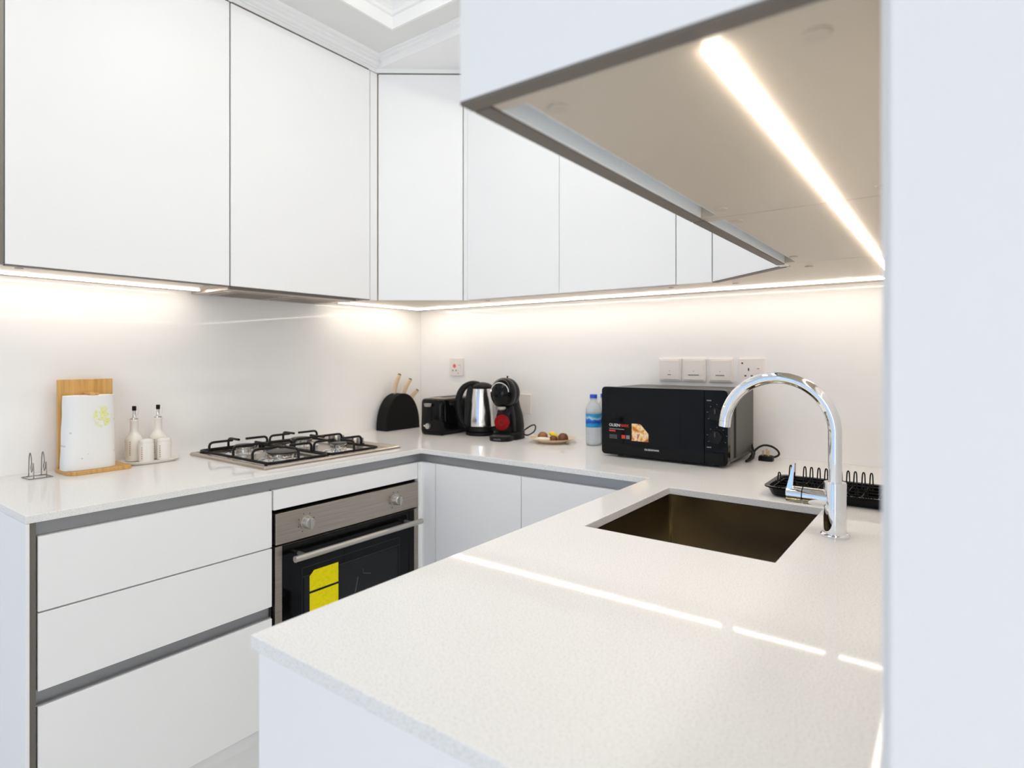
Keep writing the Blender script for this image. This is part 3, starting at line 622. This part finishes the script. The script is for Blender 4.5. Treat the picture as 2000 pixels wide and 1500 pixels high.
for dx, dy, h_ in ((-0.009, -0.006, 0.017), (0.009, -0.006, 0.017), (0.0, 0.009, 0.021)):
    mk('pin', box(-0.520+dx-0.002, -0.520+dx+0.002, 2.140+dy-0.003, 2.140+dy+0.003, 0.9172, 0.9172+h_), 'brass', pl)

# ------------------------------------------------------------------ wall switches and sockets
def plate(name, label, cat, x, z0=1.158, wdt=0.0865, hgt=0.0865):
    t = thing(name, label, cat, (x+wdt/2, YW-0.006, z0))
    mk('backplate', box(x, x+wdt, YW-0.0165, YW-0.0062, z0, z0+hgt), 'white_plastic', t, bevel=0.002)
    return t
for x, lab, mk_n in ((-0.931, 'white wall switch with the shortest printed mark, over the microwave', 3), (-0.8365, 'white wall switch with the longest printed mark, over the microwave', 9), (-0.7385, 'white wall switch between another switch and the socket', 7)):
    t = plate('wall_switch', lab, 'switch', x)
    rk = mk('rocker', box(x+0.006, x+0.0805, YW-0.0205, YW-0.0166, 1.164, 1.2385), 'white_plastic', t, bevel=0.0015)
    g = G()
    for k in range(mk_n): g.box(x+0.043+(k-mk_n/2)*0.0046, x+0.043+(k-mk_n/2)*0.0046+0.0034, YW-0.0209, YW-0.0206, 1.181, 1.1845)
    mk('printed_mark', g, 'print_dark', rk)
    mk('indicator', G().cyl((x+0.043, YW-0.0206, 1.197), (x+0.043, YW-0.0209, 1.197), 0.0016, 10), 'print_grey', rk)
def socket(label, x, red=False):
    t = plate('wall_socket', label, 'socket', x)
    yf = YW-0.0166
    cxs = x+0.034
    m_ = 'red_socket' if red else 'print_dark'
    mk('earth_slot', box(cxs-0.0022, cxs+0.0022, yf-0.0008, yf, 1.201, 1.211), m_, t)
    for d in (-0.011, 0.011): mk('pin_slot', box(cxs+d-0.0035, cxs+d+0.0035, yf-0.0008, yf, 1.181, 1.186), 'print_dark', t)
    rk = mk('rocker', box(x+0.060, x+0.075, yf-0.004, yf, 1.192, 1.214), 'white_plastic', t, bevel=0.001)
    mk('indicator', box(x+0.064, x+0.071, yf-0.0045, yf-0.0041, 1.208, 1.211), 'print_grey', rk)
    return t, yf
t, yf = socket('white switched socket partly behind the tap arch', -0.630)
mk('screw', G().cyl((-0.618, yf, 1.228), (-0.618, yf-0.001, 1.228), 0.0032, 12), 'print_dark', t)
t, yf = socket('white socket with a red marked hole above the toaster', -2.033, True)
mk('red_insert', G().cyl((-1.999, yf, 1.206), (-1.999, yf-0.0012, 1.206), 0.0095, 20), 'red_socket', t)
mk('screw', G().cyl((-1.975, yf, 1.170), (-1.975, yf-0.001, 1.170), 0.0035, 12), 'brass', t)
t = thing('wall_socket', 'white socket low on the wall hidden behind the coffee machine', 'socket', (-1.585, YW-0.006, 0.99))
mk('backplate', box(-1.628, -1.5415, YW-0.0145, YW-0.0062, 0.995, 1.0815), 'white_plastic', t, bevel=0.002)
mk('rocker', box(-1.568, -1.553, YW-0.0185, YW-0.0146, 1.03, 1.05), 'white_plastic', t)

# ------------------------------------------------------------------ paper towel holder and roll
t = thing('paper_towel_holder', 'bamboo paper towel stand with upright backboard', 'towel holder', (-2.15, 0.71, ZT))
mk('backboard', box(-2.204, -2.190, 0.636, 0.7825, ZT+0.012, 1.181), 'bamboo', t, bevel=0.001)
mk('base', G().prism([(-2.206, 0.632), (-2.098, 0.632), (-2.083, 0.650), (-2.083, 0.790), (-2.092, 0.800), (-2.206, 0.800)], ZT, ZT+0.0118), 'bamboo', t, bevel=0.0015)
mk('peg', G().prism([(-2.1898, 0.700), (-2.128, 0.700), (-2.124, 0.712), (-2.128, 0.724), (-2.1898, 0.724)], 1.1335, 1.1405), 'bamboo', t, bevel=0.001)
secs = []
n_ = 40
rings = []
for k in range(13):
    z = 0.9125+0.2205*k/12; ring = []
    for i in range(n_):
        a = 2*math.pi*i/n_; c_, s_ = math.cos(a), math.sin(a)
        rx, ry = 0.044, 0.0625
        ex = 2/3.0
        wob = 1+0.010*math.sin(k*1.3)*(1 if s_ < -0.5 else 0)
        yy = ry*math.copysign(abs(s_)**ex, s_)*wob + (0.006*(1-k/12) if s_ > 0.4 else 0) - (0.007*(1-k/12) if s_ < -0.4 else 0)
        ring.append((-2.139+rx*math.copysign(abs(c_)**ex, c_), 0.6985+yy, z))
    rings.append(ring)
pr = mk('paper_towel_roll', G().loft(rings), 'towel_paper', smooth=True, ang=50)
tag(pr, 'white paper towel roll with a lime green print', 'paper towel')

# napkin wire holder
t = thing('wire_napkin_holder', 'small chrome wire napkin holder beside the bamboo stand', 'napkin holder', (-2.15, 0.575, ZT))
zz = ZT+0.0016
mk('base_wire', G().tube([(-2.178, 0.545, zz), (-2.122, 0.548, zz), (-2.122, 0.604, zz), (-2.178, 0.601, zz)], 0.0014, 8, closed=True), 'wire_steel', t, smooth=True)
for y in (0.560, 0.590):
    pts = smooth_path([(-2.172, y, zz), (-2.170, y, 0.93), (-2.168, y, 0.955), (-2.160, y, 0.972), (-2.150, y, 0.962), (-2.146, y, 0.945), (-2.152, y, 0.930), (-2.146, y, 0.918), (-2.138, y, 0.926), (-2.131, y, 0.945), (-2.127, y, 0.920), (-2.126, y, zz)])
    mk('scroll_wire', G().tube(pts, 0.0014, 8), 'wire_steel', t, smooth=True)

# ------------------------------------------------------------------ condiment set
t = thing('serving_tray', 'small white ceramic tray carrying oil bottles and jars', 'tray', (-2.165, 0.885, ZT))
g = G().ell([(-2.166, 0.886, ZT, 0.046, 0.072), (-2.166, 0.886, ZT+0.004, 0.052, 0.078), (-2.166, 0.886, ZT+0.0105, 0.058, 0.086), (-2.166, 0.886, ZT+0.0115, 0.056, 0.084), (-2.166, 0.886, ZT+0.0065, 0.050, 0.076), (-2.166, 0.886, ZT+0.0055, 0.02, 0.03)], 48, 3.2)
mk('dish', g, 'ceramic', t, smooth=True)
mk('foot_rim', G().ell([(-2.166, 0.886, ZT+0.0001, 0.044, 0.070), (-2.166, 0.886, ZT+0.0008, 0.044, 0.070)], 40, 3.2), 'ceramic', t)
zb = ZT+0.0068
def oil_bottle(label, x, y):
    t = thing('oil_bottle', label, 'bottle', (x, y, zb), group='white ceramic oil bottles')
    mk('body', G().lathe([(0.024, 0), (0.0265, 0.004), (0.0265, 0.066), (0.0255, 0.073), (0.020, 0.082), (0.0138, 0.090), (0.0120, 0.098), (0.0118, 0.130), (0.0135, 0.133), (0.0130, 0.137), (0.006, 0.138)], 36), 'ceramic', t, world=False, smooth=True)
    st = mk('pourer', G().lathe([(0.0115, 0.138), (0.0115, 0.1405), (0.006, 0.1425), (0.0048, 0.146), (0.0044, 0.164), (0.0048, 0.165)], 20), 'steel_bright', t, world=False, smooth=True)
    mk('cap', G().lathe([(0.0056, 0.1652), (0.0062, 0.168), (0.0062, 0.179), (0.005, 0.1805)], 20), 'black_plastic', st, world=False, smooth=True).location -= st.location
    sl = G().tube(smooth_path([(0.005, 0.003, 0.178), (0.011, 0.006, 0.176), (0.0135, 0.0075, 0.166), (0.011, 0.006, 0.152), (0.004, 0.003, 0.146)]), 0.0007, 6)
    mk('cap_wire', sl, 'steel_bright', st, world=False, smooth=True).location -= st.location
    g = G()
    for k in range(7): g.box(0.0180, 0.0190, -0.0205, -0.0185, 0.062-k*0.007, 0.0655-k*0.007)
    mk('lettering_mark', g, 'print_brown', t, world=False)
oil_bottle('white ceramic oil bottle with pourer, next to the towel roll', -2.196, 0.848)
oil_bottle('white ceramic oil bottle with pourer, nearer the hob', -2.196, 0.922)
def jar(label, x, y):
    t = thing('condiment_jar', label, 'jar', (x, y, zb), group='small white condiment jars')
    mk('body', G().lathe([(0.019, 0), (0.022, 0.003), (0.0225, 0.055), (0.0205, 0.062)], 32), 'ceramic', t, world=False, smooth=True)
    ld = mk('lid', G().lathe([(0.0212, 0.0622), (0.0218, 0.066), (0.0195, 0.071), (0.010, 0.0745), (0.004, 0.075)], 32), 'ceramic', t, world=False, smooth=True)
    g = G()
    for k in range(6): g.box(0.0130, 0.0140, -0.0195, -0.0175, 0.046-k*0.007, 0.0495-k*0.007)
    mk('lettering_mark', g, 'print_brown', t, world=False)
jar('small lidded white jar standing in front of the oil bottles', -2.142, 0.863)
jar('small lidded white jar at the hob side of the tray', -2.142, 0.918)

# ------------------------------------------------------------------ knife block and knives
t = thing('knife_block', 'black dome-shaped knife block in the worktop corner', 'knife block', (-2.185, 2.01, ZT))
prof = []
for k in range(25):
    a = math.pi*k/24; c_, s_ = math.cos(a), math.sin(a)
    prof.append((2.012+0.110*math.copysign(abs(c_)**0.98, c_), ZT+0.174*abs(s_)**0.88))
mk('body', G().prism(prof, -2.222, -2.152, 'x'), 'black_matte', t, smooth=True, bevel=0.002)
mk('front_face', G().prism([(2.012+(y-2.012)*0.965, ZT+(z-ZT)*0.97) for y, z in prof], -2.1519, -2.1500, 'x'), 'black_matte', t)
def knife(label, y, z, ang, L, x=-2.185):
    t = thing('kitchen_knife', label, 'knife', (x, y, z), group='knives in the block'); 
    d = Vector((0, math.sin(ang), math.cos(ang))); nrm = Vector((0, math.cos(ang), -math.sin(ang)))
    def P(u, w_): v = d*u + nrm*w_; return v
    cen = [(0.0, 0.0), (0.02, -0.003), (0.05, -0.004), (0.08, 0.0), (L, 0.006)]
    hw = [0.0085, 0.0098, 0.0122, 0.0115, 0.0095]
    rings = []
    for (u, c_), h_ in zip(cen, hw):
        p = P(u*L/0.1 if u != L else L, c_)
        rings.append([p + nrm*(h_*math.cos(2*math.pi*k/14)) + Vector((0.0078*math.sin(2*math.pi*k/14), 0, 0)) for k in range(14)])
    mk('handle', G().loft(rings), 'knife_wood', t, world=False, smooth=True)
    mk('end_cap', G().loft([[P(L+u, 0.006) + nrm*(0.0095*s_*math.cos(2*math.pi*k/14)) + Vector((0.0078*s_*math.sin(2*math.pi*k/14), 0, 0)) for k in range(14)] for u, s_ in ((0.0002, 1), (0.006, 0.9), (0.008, 0.5))]), 'grey_metal', t, world=False, smooth=True)
    mk('blade', G().loft([[P(u, w_) + Vector((x_, 0, 0)) for w_, x_ in ((-h_, 0), (0, 0.0009), (h_, 0), (0, -0.0009))] for u, h_ in ((-0.0002, 0.007), (-0.05, 0.010), (-0.09, 0.004))]), 'steel_bright', t, world=False)
knife('wooden-handled knife standing highest in the dome block', 1.985, 1.0735, R(16), 0.093)
knife('wooden-handled knife in the middle slot of the dome block', 2.045, 1.0645, R(27), 0.083)
knife('wooden-handled knife lowest in the block, leaning behind the toaster', 2.088, 1.0295, R(38), 0.068)

# ------------------------------------------------------------------ toaster
t = thing('toaster', 'glossy black two-slot toaster between knife block and kettle', 'toaster', (-1.905, 2.06, ZT), R(3))
def tl(name, g, m, par=t, **k): return mk(name, g, m, par, world=False, **k)
bx, by = 0.068, 0.125
tl('body', G().ell([(0, 0, 0.014, bx-0.002, by-0.002), (0, 0, 0.020, bx, by), (0, 0, 0.145, bx-0.002, by-0.002), (0, 0, 0.158, bx-0.006, by-0.005), (0, 0, 0.163, bx-0.014, by-0.012)], 64, 7), 'black_gloss', smooth=True)
tl('base', G().ell([(0, 0, 0.003, bx-0.004, by-0.004), (0, 0, 0.0138, bx-0.002, by-0.001)], 64, 7), 'black_plastic', smooth=True)
tl('top_plate', G().ell([(0, 0.012, 0.1632, bx-0.018, by-0.03), (0, 0.012, 0.1655, bx-0.020, by-0.032)], 48, 8), 'steel_brushed', smooth=True)
for x in (-0.022, 0.022): tl('bread_slot', box(x-0.013, x+0.013, -0.07, 0.09, 0.1656, 0.1662), 'black_matte')
tl('lever_slot', box(-0.015, 0.008, -by-0.0012, -by+0.002, 0.060, 0.135), 'black_matte')
tl('lever', G().ell([(-0.004, -by-0.010, 0.128, 0.014, 0.009), (-0.004, -by-0.010, 0.134, 0.0175, 0.011), (-0.004, -by-0.010, 0.142, 0.0185, 0.011)], 24, 3), 'grey_plastic', smooth=True)
k = tl('browning_dial', G().tube([(-0.008, -by+0.001, 0.040), (-0.008, -by-0.010, 0.040), (-0.008, -by-0.011, 0.040)], [0.0135, 0.0125, 0.010], 24), 'silver_paint', smooth=True)
tl('indicator', box(-0.036, -0.026, -by-0.0015, -by+0.004, 0.037, 0.043), 'print_white')
for x in (-0.05, 0.05):
    for y in (-0.1, 0.1): tl('foot', G().lathe([(0.008, 0), (0.008, 0.003)], 12, (x, y, 0)), 'black_plastic')

# ------------------------------------------------------------------ kettle
t = thing('electric_kettle', 'stainless steel electric kettle with black handle beside the toaster', 'kettle', (-1.727, 2.093, ZT), R(46))
kt = t
def kl(name, g, m, par=None, **k): return mk(name, g, m, par or kt, world=False, **k)
kl('power_base', G().lathe([(0.068, 0), (0.073, 0.003), (0.073, 0.013), (0.068, 0.0165), (0.03, 0.017)], 48), 'black_plastic', smooth=True)
kl('lower_band', G().lathe([(0.062, 0.0175), (0.0685, 0.020), (0.0675, 0.040), (0.066, 0.0415)], 48), 'black_plastic', smooth=True)
kl('body', G().lathe([(0.066, 0.0418), (0.0665, 0.046), (0.0635, 0.10), (0.0585, 0.15), (0.052, 0.195), (0.050, 0.208), (0.046, 0.211)], 56), 'steel_bright', smooth=True)
kl('lid', G().lathe([(0.0495, 0.2112), (0.050, 0.215), (0.044, 0.224), (0.030, 0.232), (0.012, 0.236), (0.003, 0.2365)], 48), 'black_plastic', smooth=True)
hp = smooth_path([(-0.012, 0, 0.229), (-0.045, 0, 0.231), (-0.080, 0, 0.214), (-0.101, 0, 0.178), (-0.106, 0, 0.135), (-0.100, 0, 0.09), (-0.085, 0, 0.055), (-0.058, 0, 0.034)])
rads = [0.0095+0.006*math.sin(math.pi*k/(len(hp)-1)) for k in range(len(hp))]
kl('handle', G().tube(hp, rads, 16), 'black_plastic', smooth=True)
kl('handle_backing', G().loft([[(x-dx, yy, z) for dx, yy in ((-0.004, -0.013), (0.016, -0.010), (0.016, 0.010), (-0.004, 0.013))] for x, z in ((-0.064, 0.045), (-0.064, 0.10), (-0.060, 0.15), (-0.0535, 0.19), (-0.046, 0.222))]), 'black_plastic', smooth=True)
kl('spout', G().loft([[(0.046, -0.020, 0.175), (0.063, -0.006, 0.185), (0.063, 0.006, 0.185), (0.046, 0.020, 0.175)], [(0.044, -0.024, 0.210), (0.073, -0.005, 0.211), (0.073, 0.005, 0.211), (0.044, 0.024, 0.210)]]), 'steel_bright', smooth=True)

# ------------------------------------------------------------------ capsule coffee machine
t = thing('coffee_machine', 'black rounded capsule coffee machine with a red disc', 'coffee machine', (-1.548, 2.046, ZT), R(13))
ct = t
def cl(name, g, m, par=None, **k): return mk(name, g, m, par or ct, world=False, **k)
cl('foot', G().ell([(0, 0.022, 0.0, 0.060, 0.062), (0, 0.022, 0.003, 0.063, 0.065), (0, 0.022, 0.026, 0.064, 0.066), (0, 0.022, 0.031, 0.061, 0.063)], 44, 2.6), 'black_plastic', smooth=True)
dt = cl('drip_tray', G().ell([(0, -0.058, 0.0, 0.046, 0.040), (0, -0.058, 0.003, 0.049, 0.043), (0, -0.058, 0.017, 0.050, 0.044), (0, -0.058, 0.020, 0.047, 0.041)], 40, 2.4), 'black_plastic', smooth=True)
cl('drip_grille', G().ell([(0, -0.058, 0.0202, 0.040, 0.034), (0, -0.058, 0.0212, 0.039, 0.033)], 36, 2.2), 'grey_metal', smooth=True)
cl('water_tank_shell', G().ell([(0, 0.030, 0.0312, 0.060, 0.056), (0, 0.030, 0.060, 0.061, 0.057), (0, 0.031, 0.10, 0.055, 0.052), (0, 0.030, 0.135, 0.044, 0.046), (0, 0.026, 0.165, 0.040, 0.043), (0, 0.020, 0.19, 0.042, 0.042)], 44, 2.2), 'black_plastic', smooth=True)
cl('body', G().ell([(0, -0.002, 0.0315, 0.046, 0.050), (0, -0.004, 0.055, 0.047, 0.052), (0, -0.004, 0.10, 0.042, 0.048), (0, -0.002, 0.132, 0.035, 0.043), (0, 0.002, 0.150, 0.031, 0.040)], 44, 2.6), 'black_gloss', smooth=True)
hd = cl('head', G().sphere((0, -0.036, 0.197), 0.056, 0.058, 0.066, 40, 24), 'black_gloss', smooth=True)
cl('head_shell', G().sphere((0, -0.006, 0.197), 0.0575, 0.054, 0.0645, 40, 24), 'black_plastic', smooth=True)
arc = [(0.043*math.cos(a), -0.024-0.0375-0.012*math.sin(a), 0.197+0.012+0.044*math.sin(a)) for a in [math.pi*(0.02+0.96*k/20) for k in range(21)]]
arc = [(0.040*math.cos(a), -0.036-0.058*math.sqrt(max(0.02, 1-(0.040*math.cos(a)/0.056)**2-((0.006+0.040*math.sin(a))/0.066)**2))-0.0006, 0.203+0.040*math.sin(a)) for a in [math.pi*(0.02+0.96*k/20) for k in range(21)]]
cl('chrome_arc', G().tube(arc, 0.0022, 8), 'chrome', smooth=True)
cl('capsule_nozzle', G().lathe([(0.010, 0.126), (0.017, 0.132), (0.019, 0.142)], 24, (0, -0.056, 0)), 'silver_paint', smooth=True)
cl('control_lever', G().tube([(0.0, 0.0, 0.258), (0.0, 0.004, 0.268)], 0.004, 10), 'black_plastic', smooth=True)
cl('red_disc', G().tube([(0.0, -0.050, 0.076), (0.0, -0.0590, 0.076), (0.0, -0.0600, 0.076)], [0.033, 0.033, 0.031], 36), 'red_badge', smooth=True)
cl('disc_ring', G().tube([(0.011*math.cos(2*math.pi*k/20), -0.0604, 0.076+0.011*math.sin(2*math.pi*k/20)) for k in range(20)], 0.0010, 6, closed=True), 'print_dark')
kk = text('KRUPS', 'print_grey', None, (-0.016, -0.1024, 0.006), 0.032, 0.007, name='lettering'); kk.parent = ct
cl('power_cord', G().tube(smooth_path([(0.056, 0.040, 0.020), (0.082, 0.030, 0.016), (0.105, 0.045, 0.030), (0.104, 0.068, 0.048), (0.086, 0.092, 0.054), (0.055, 0.102, 0.040), (0.020, 0.095, 0.012)]), 0.003, 8), 'black_plastic', smooth=True)

# ------------------------------------------------------------------ plate of snacks
PX, PY = -1.335, 2.075
t = thing('snack_plate', 'small cream plate of snacks between coffee machine and water bottles', 'plate', (PX, PY, ZT))
mk('dish', G().lathe([(0.052, 0.0), (0.056, 0.002), (0.075, 0.010), (0.094, 0.0185), (0.096, 0.020), (0.092, 0.0195), (0.072, 0.0125), (0.054, 0.006), (0.004, 0.006)], 48, (PX, PY, ZT)), 'plate_cream', t, smooth=True)
mk('foot_rim', G().lathe([(0.050, 0.0001), (0.050, 0.0012)], 36, (PX, PY, ZT)), 'plate_cream', t)
zs = ZT+0.0065
def lump(name, label, cat, m, x, y, rx, ry, rz, z=zs, rz_=0):
    g = G().sphere((0, 0, 0), rx, ry, rz, 20, 12); g.rot(Matrix.Rotation(rz_, 4, 'Z')).move(x, y, z+rz)
    return tag(mk(name, g, m, smooth=True), label, cat)
def truffle(label, m, x, y, r, h):
    t = thing('chocolate_truffle', label, 'truffle', (x, y, zs))
    mk('dome', G().lathe([(r, 0.003), (r*1.02, h*0.35), (r*0.9, h*0.68), (r*0.6, h*0.92), (r*0.2, h)], 24), m, t, world=False, smooth=True)
    mk('paper_cup', G().lathe([(r*0.92, 0.0), (r*1.06, h*0.22), (r*1.02, h*0.22), (r*0.9, 0.003)], 24), 'brown_bread', t, world=False, smooth=True)
truffle('round light brown truffle on the coffee machine side of the plate', 'brown_bread', PX-0.052, PY+0.004, 0.021, 0.032)
truffle('dark chocolate truffle on the water bottle side of the plate', 'chocolate', PX+0.046, PY+0.006, 0.0215, 0.034)
truffle('small dark chocolate truffle in the middle of the plate', 'chocolate', PX+0.006, PY-0.004, 0.017, 0.022)
t = thing('lemon_wedge', 'bright yellow lemon wedge lying on the chocolates', 'lemon', (PX-0.010, PY+0.020, zs+0.022))
mk('flesh', G().sphere((0, 0, 0), 0.022, 0.012, 0.010, 20, 10).rot(Matrix.Rotation(R(20), 4, 'Y')), 'lemon', t, world=False, smooth=True)
mk('rind', G().sphere((0, 0.003, -0.002), 0.0225, 0.011, 0.0095, 20, 10).rot(Matrix.Rotation(R(20), 4, 'Y')), 'lemon', t, world=False, smooth=True)
lump('mint_leaf', 'small dark green leaf beside the lemon wedge', 'leaf', 'leaf', PX-0.022, PY-0.006, 0.009, 0.006, 0.005, zs, 0.4)
lump('white_sweet', 'flat white oval sweet at the front of the plate', 'sweet', 'egg_white', PX-0.022, PY-0.042, 0.032, 0.014, 0.008, ZT+0.0085, R(20))

# ------------------------------------------------------------------ water bottles
def water_bottle(label, x, y, rz):
    t = thing('water_bottle', label, 'bottle', (x, y, ZT), rz, 'small plastic water bottles')
    prof = [(0.022, 0.0), (0.029, 0.004), (0.0305, 0.012), (0.0295, 0.020), (0.0305, 0.028), (0.0295, 0.036), (0.0305, 0.044), (0.0295, 0.052), (0.0305, 0.060), (0.0305, 0.072), (0.0305, 0.128), (0.0305, 0.140), (0.028, 0.152), (0.021, 0.165), (0.0135, 0.174), (0.0125, 0.184)]
    mk('shell', G().lathe(prof, 36), 'clear_plastic', t, world=False, smooth=True)
    mk('label_band', G().lathe([(0.0309, 0.072), (0.0311, 0.074), (0.0311, 0.124), (0.0309, 0.126)], 36, cap=False), 'bottle_label', t, world=False, smooth=True)
    mk('neck_ring', G().lathe([(0.0130, 0.1835), (0.0150, 0.1845), (0.0150, 0.1862), (0.0130, 0.187)], 28), 'clear_plastic', t, world=False, smooth=True)
    mk('cap', G().lathe([(0.0145, 0.1872), (0.0148, 0.189), (0.0148, 0.1995), (0.0138, 0.2015), (0.004, 0.202)], 28), 'blue_cap', t, world=False, smooth=True)
water_bottle('small clear water bottle with blue cap, standing free beside the plate', -1.165, 2.110, 0.2)
water_bottle('small clear water bottle with blue cap, half hidden by the microwave', -1.152, 2.176, 1.4)

# ------------------------------------------------------------------ dish rack
DX0, DX1, DY0, DY1 = -0.392, -0.048, 1.588, 1.772
t = thing('dish_rack', 'black dish drainer tray with wire plate loops behind the tap', 'dish rack', (-0.22, 1.68, ZT))
rings = [rr(DX0+0.018, DX1-0.018, DY0+0.018, DY1-0.018, ZT, 0.02), rr(DX0+0.012, DX1-0.012, DY0+0.012, DY1-0.012, ZT+0.004, 0.022), rr(DX0+0.004, DX1-0.004, DY0+0.004, DY1-0.004, ZT+0.022, 0.024),
         rr(DX0-0.003, DX1+0.003, DY0-0.003, DY1+0.003, ZT+0.024, 0.026), rr(DX0-0.003, DX1+0.003, DY0-0.003, DY1+0.003, ZT+0.027, 0.026), rr(DX0+0.007, DX1-0.007, DY0+0.007, DY1-0.007, ZT+0.026, 0.024), rr(DX0+0.015, DX1-0.015, DY0+0.015, DY1-0.015, ZT+0.006, 0.02)]
mk('drip_tray', G().loft(rings), 'black_gloss', t, smooth=True, ang=50)
rk = mk('rack_frame', G().tube([(x, y, ZT+0.020) for x, y, _ in rr(DX0+0.014, DX1-0.014, DY0+0.014, DY1-0.014, 0, 0.02)], 0.0020, 8, closed=True), 'black_iron', t, smooth=True)
for k in range(4): mk('long_wire', G().tube([(DX0+0.014, DY0+0.035+k*0.038, ZT+0.016), (DX1-0.014, DY0+0.035+k*0.038, ZT+0.016)], 0.0014, 6), 'black_iron', rk)
for k in range(9): mk('cross_wire', G().tube([(DX0+0.04+k*0.034, DY0+0.014, ZT+0.0188), (DX0+0.04+k*0.034, DY1-0.014, ZT+0.0188)], 0.0014, 6), 'black_iron', rk)
def loop(x, y, h, w_):
    pts = smooth_path([(x-w_, y-0.003, ZT+0.019), (x-w_, y, ZT+h*0.6), (x-w_*0.7, y+0.002, ZT+h*0.92), (x, y+0.002, ZT+h), (x+w_*0.7, y+0.002, ZT+h*0.92), (x+w_, y, ZT+h*0.6), (x+w_, y-0.003, ZT+0.019)], 4)
    mk('plate_loop', G().tube(pts, 0.0016, 8), 'black_iron', rk, smooth=True)
loop(-0.378, 1.690, 0.046, 0.0035)
for x in (-0.358, -0.3235, -0.3075, -0.290, -0.273, -0.256, -0.240, -0.223, -0.207, -0.189, -0.172): loop(x, 1.728, 0.061, 0.0034)
for x in (-0.33, -0.31, -0.29, -0.27, -0.25, -0.215, -0.195, -0.175): loop(x, 1.650, 0.034, 0.003)
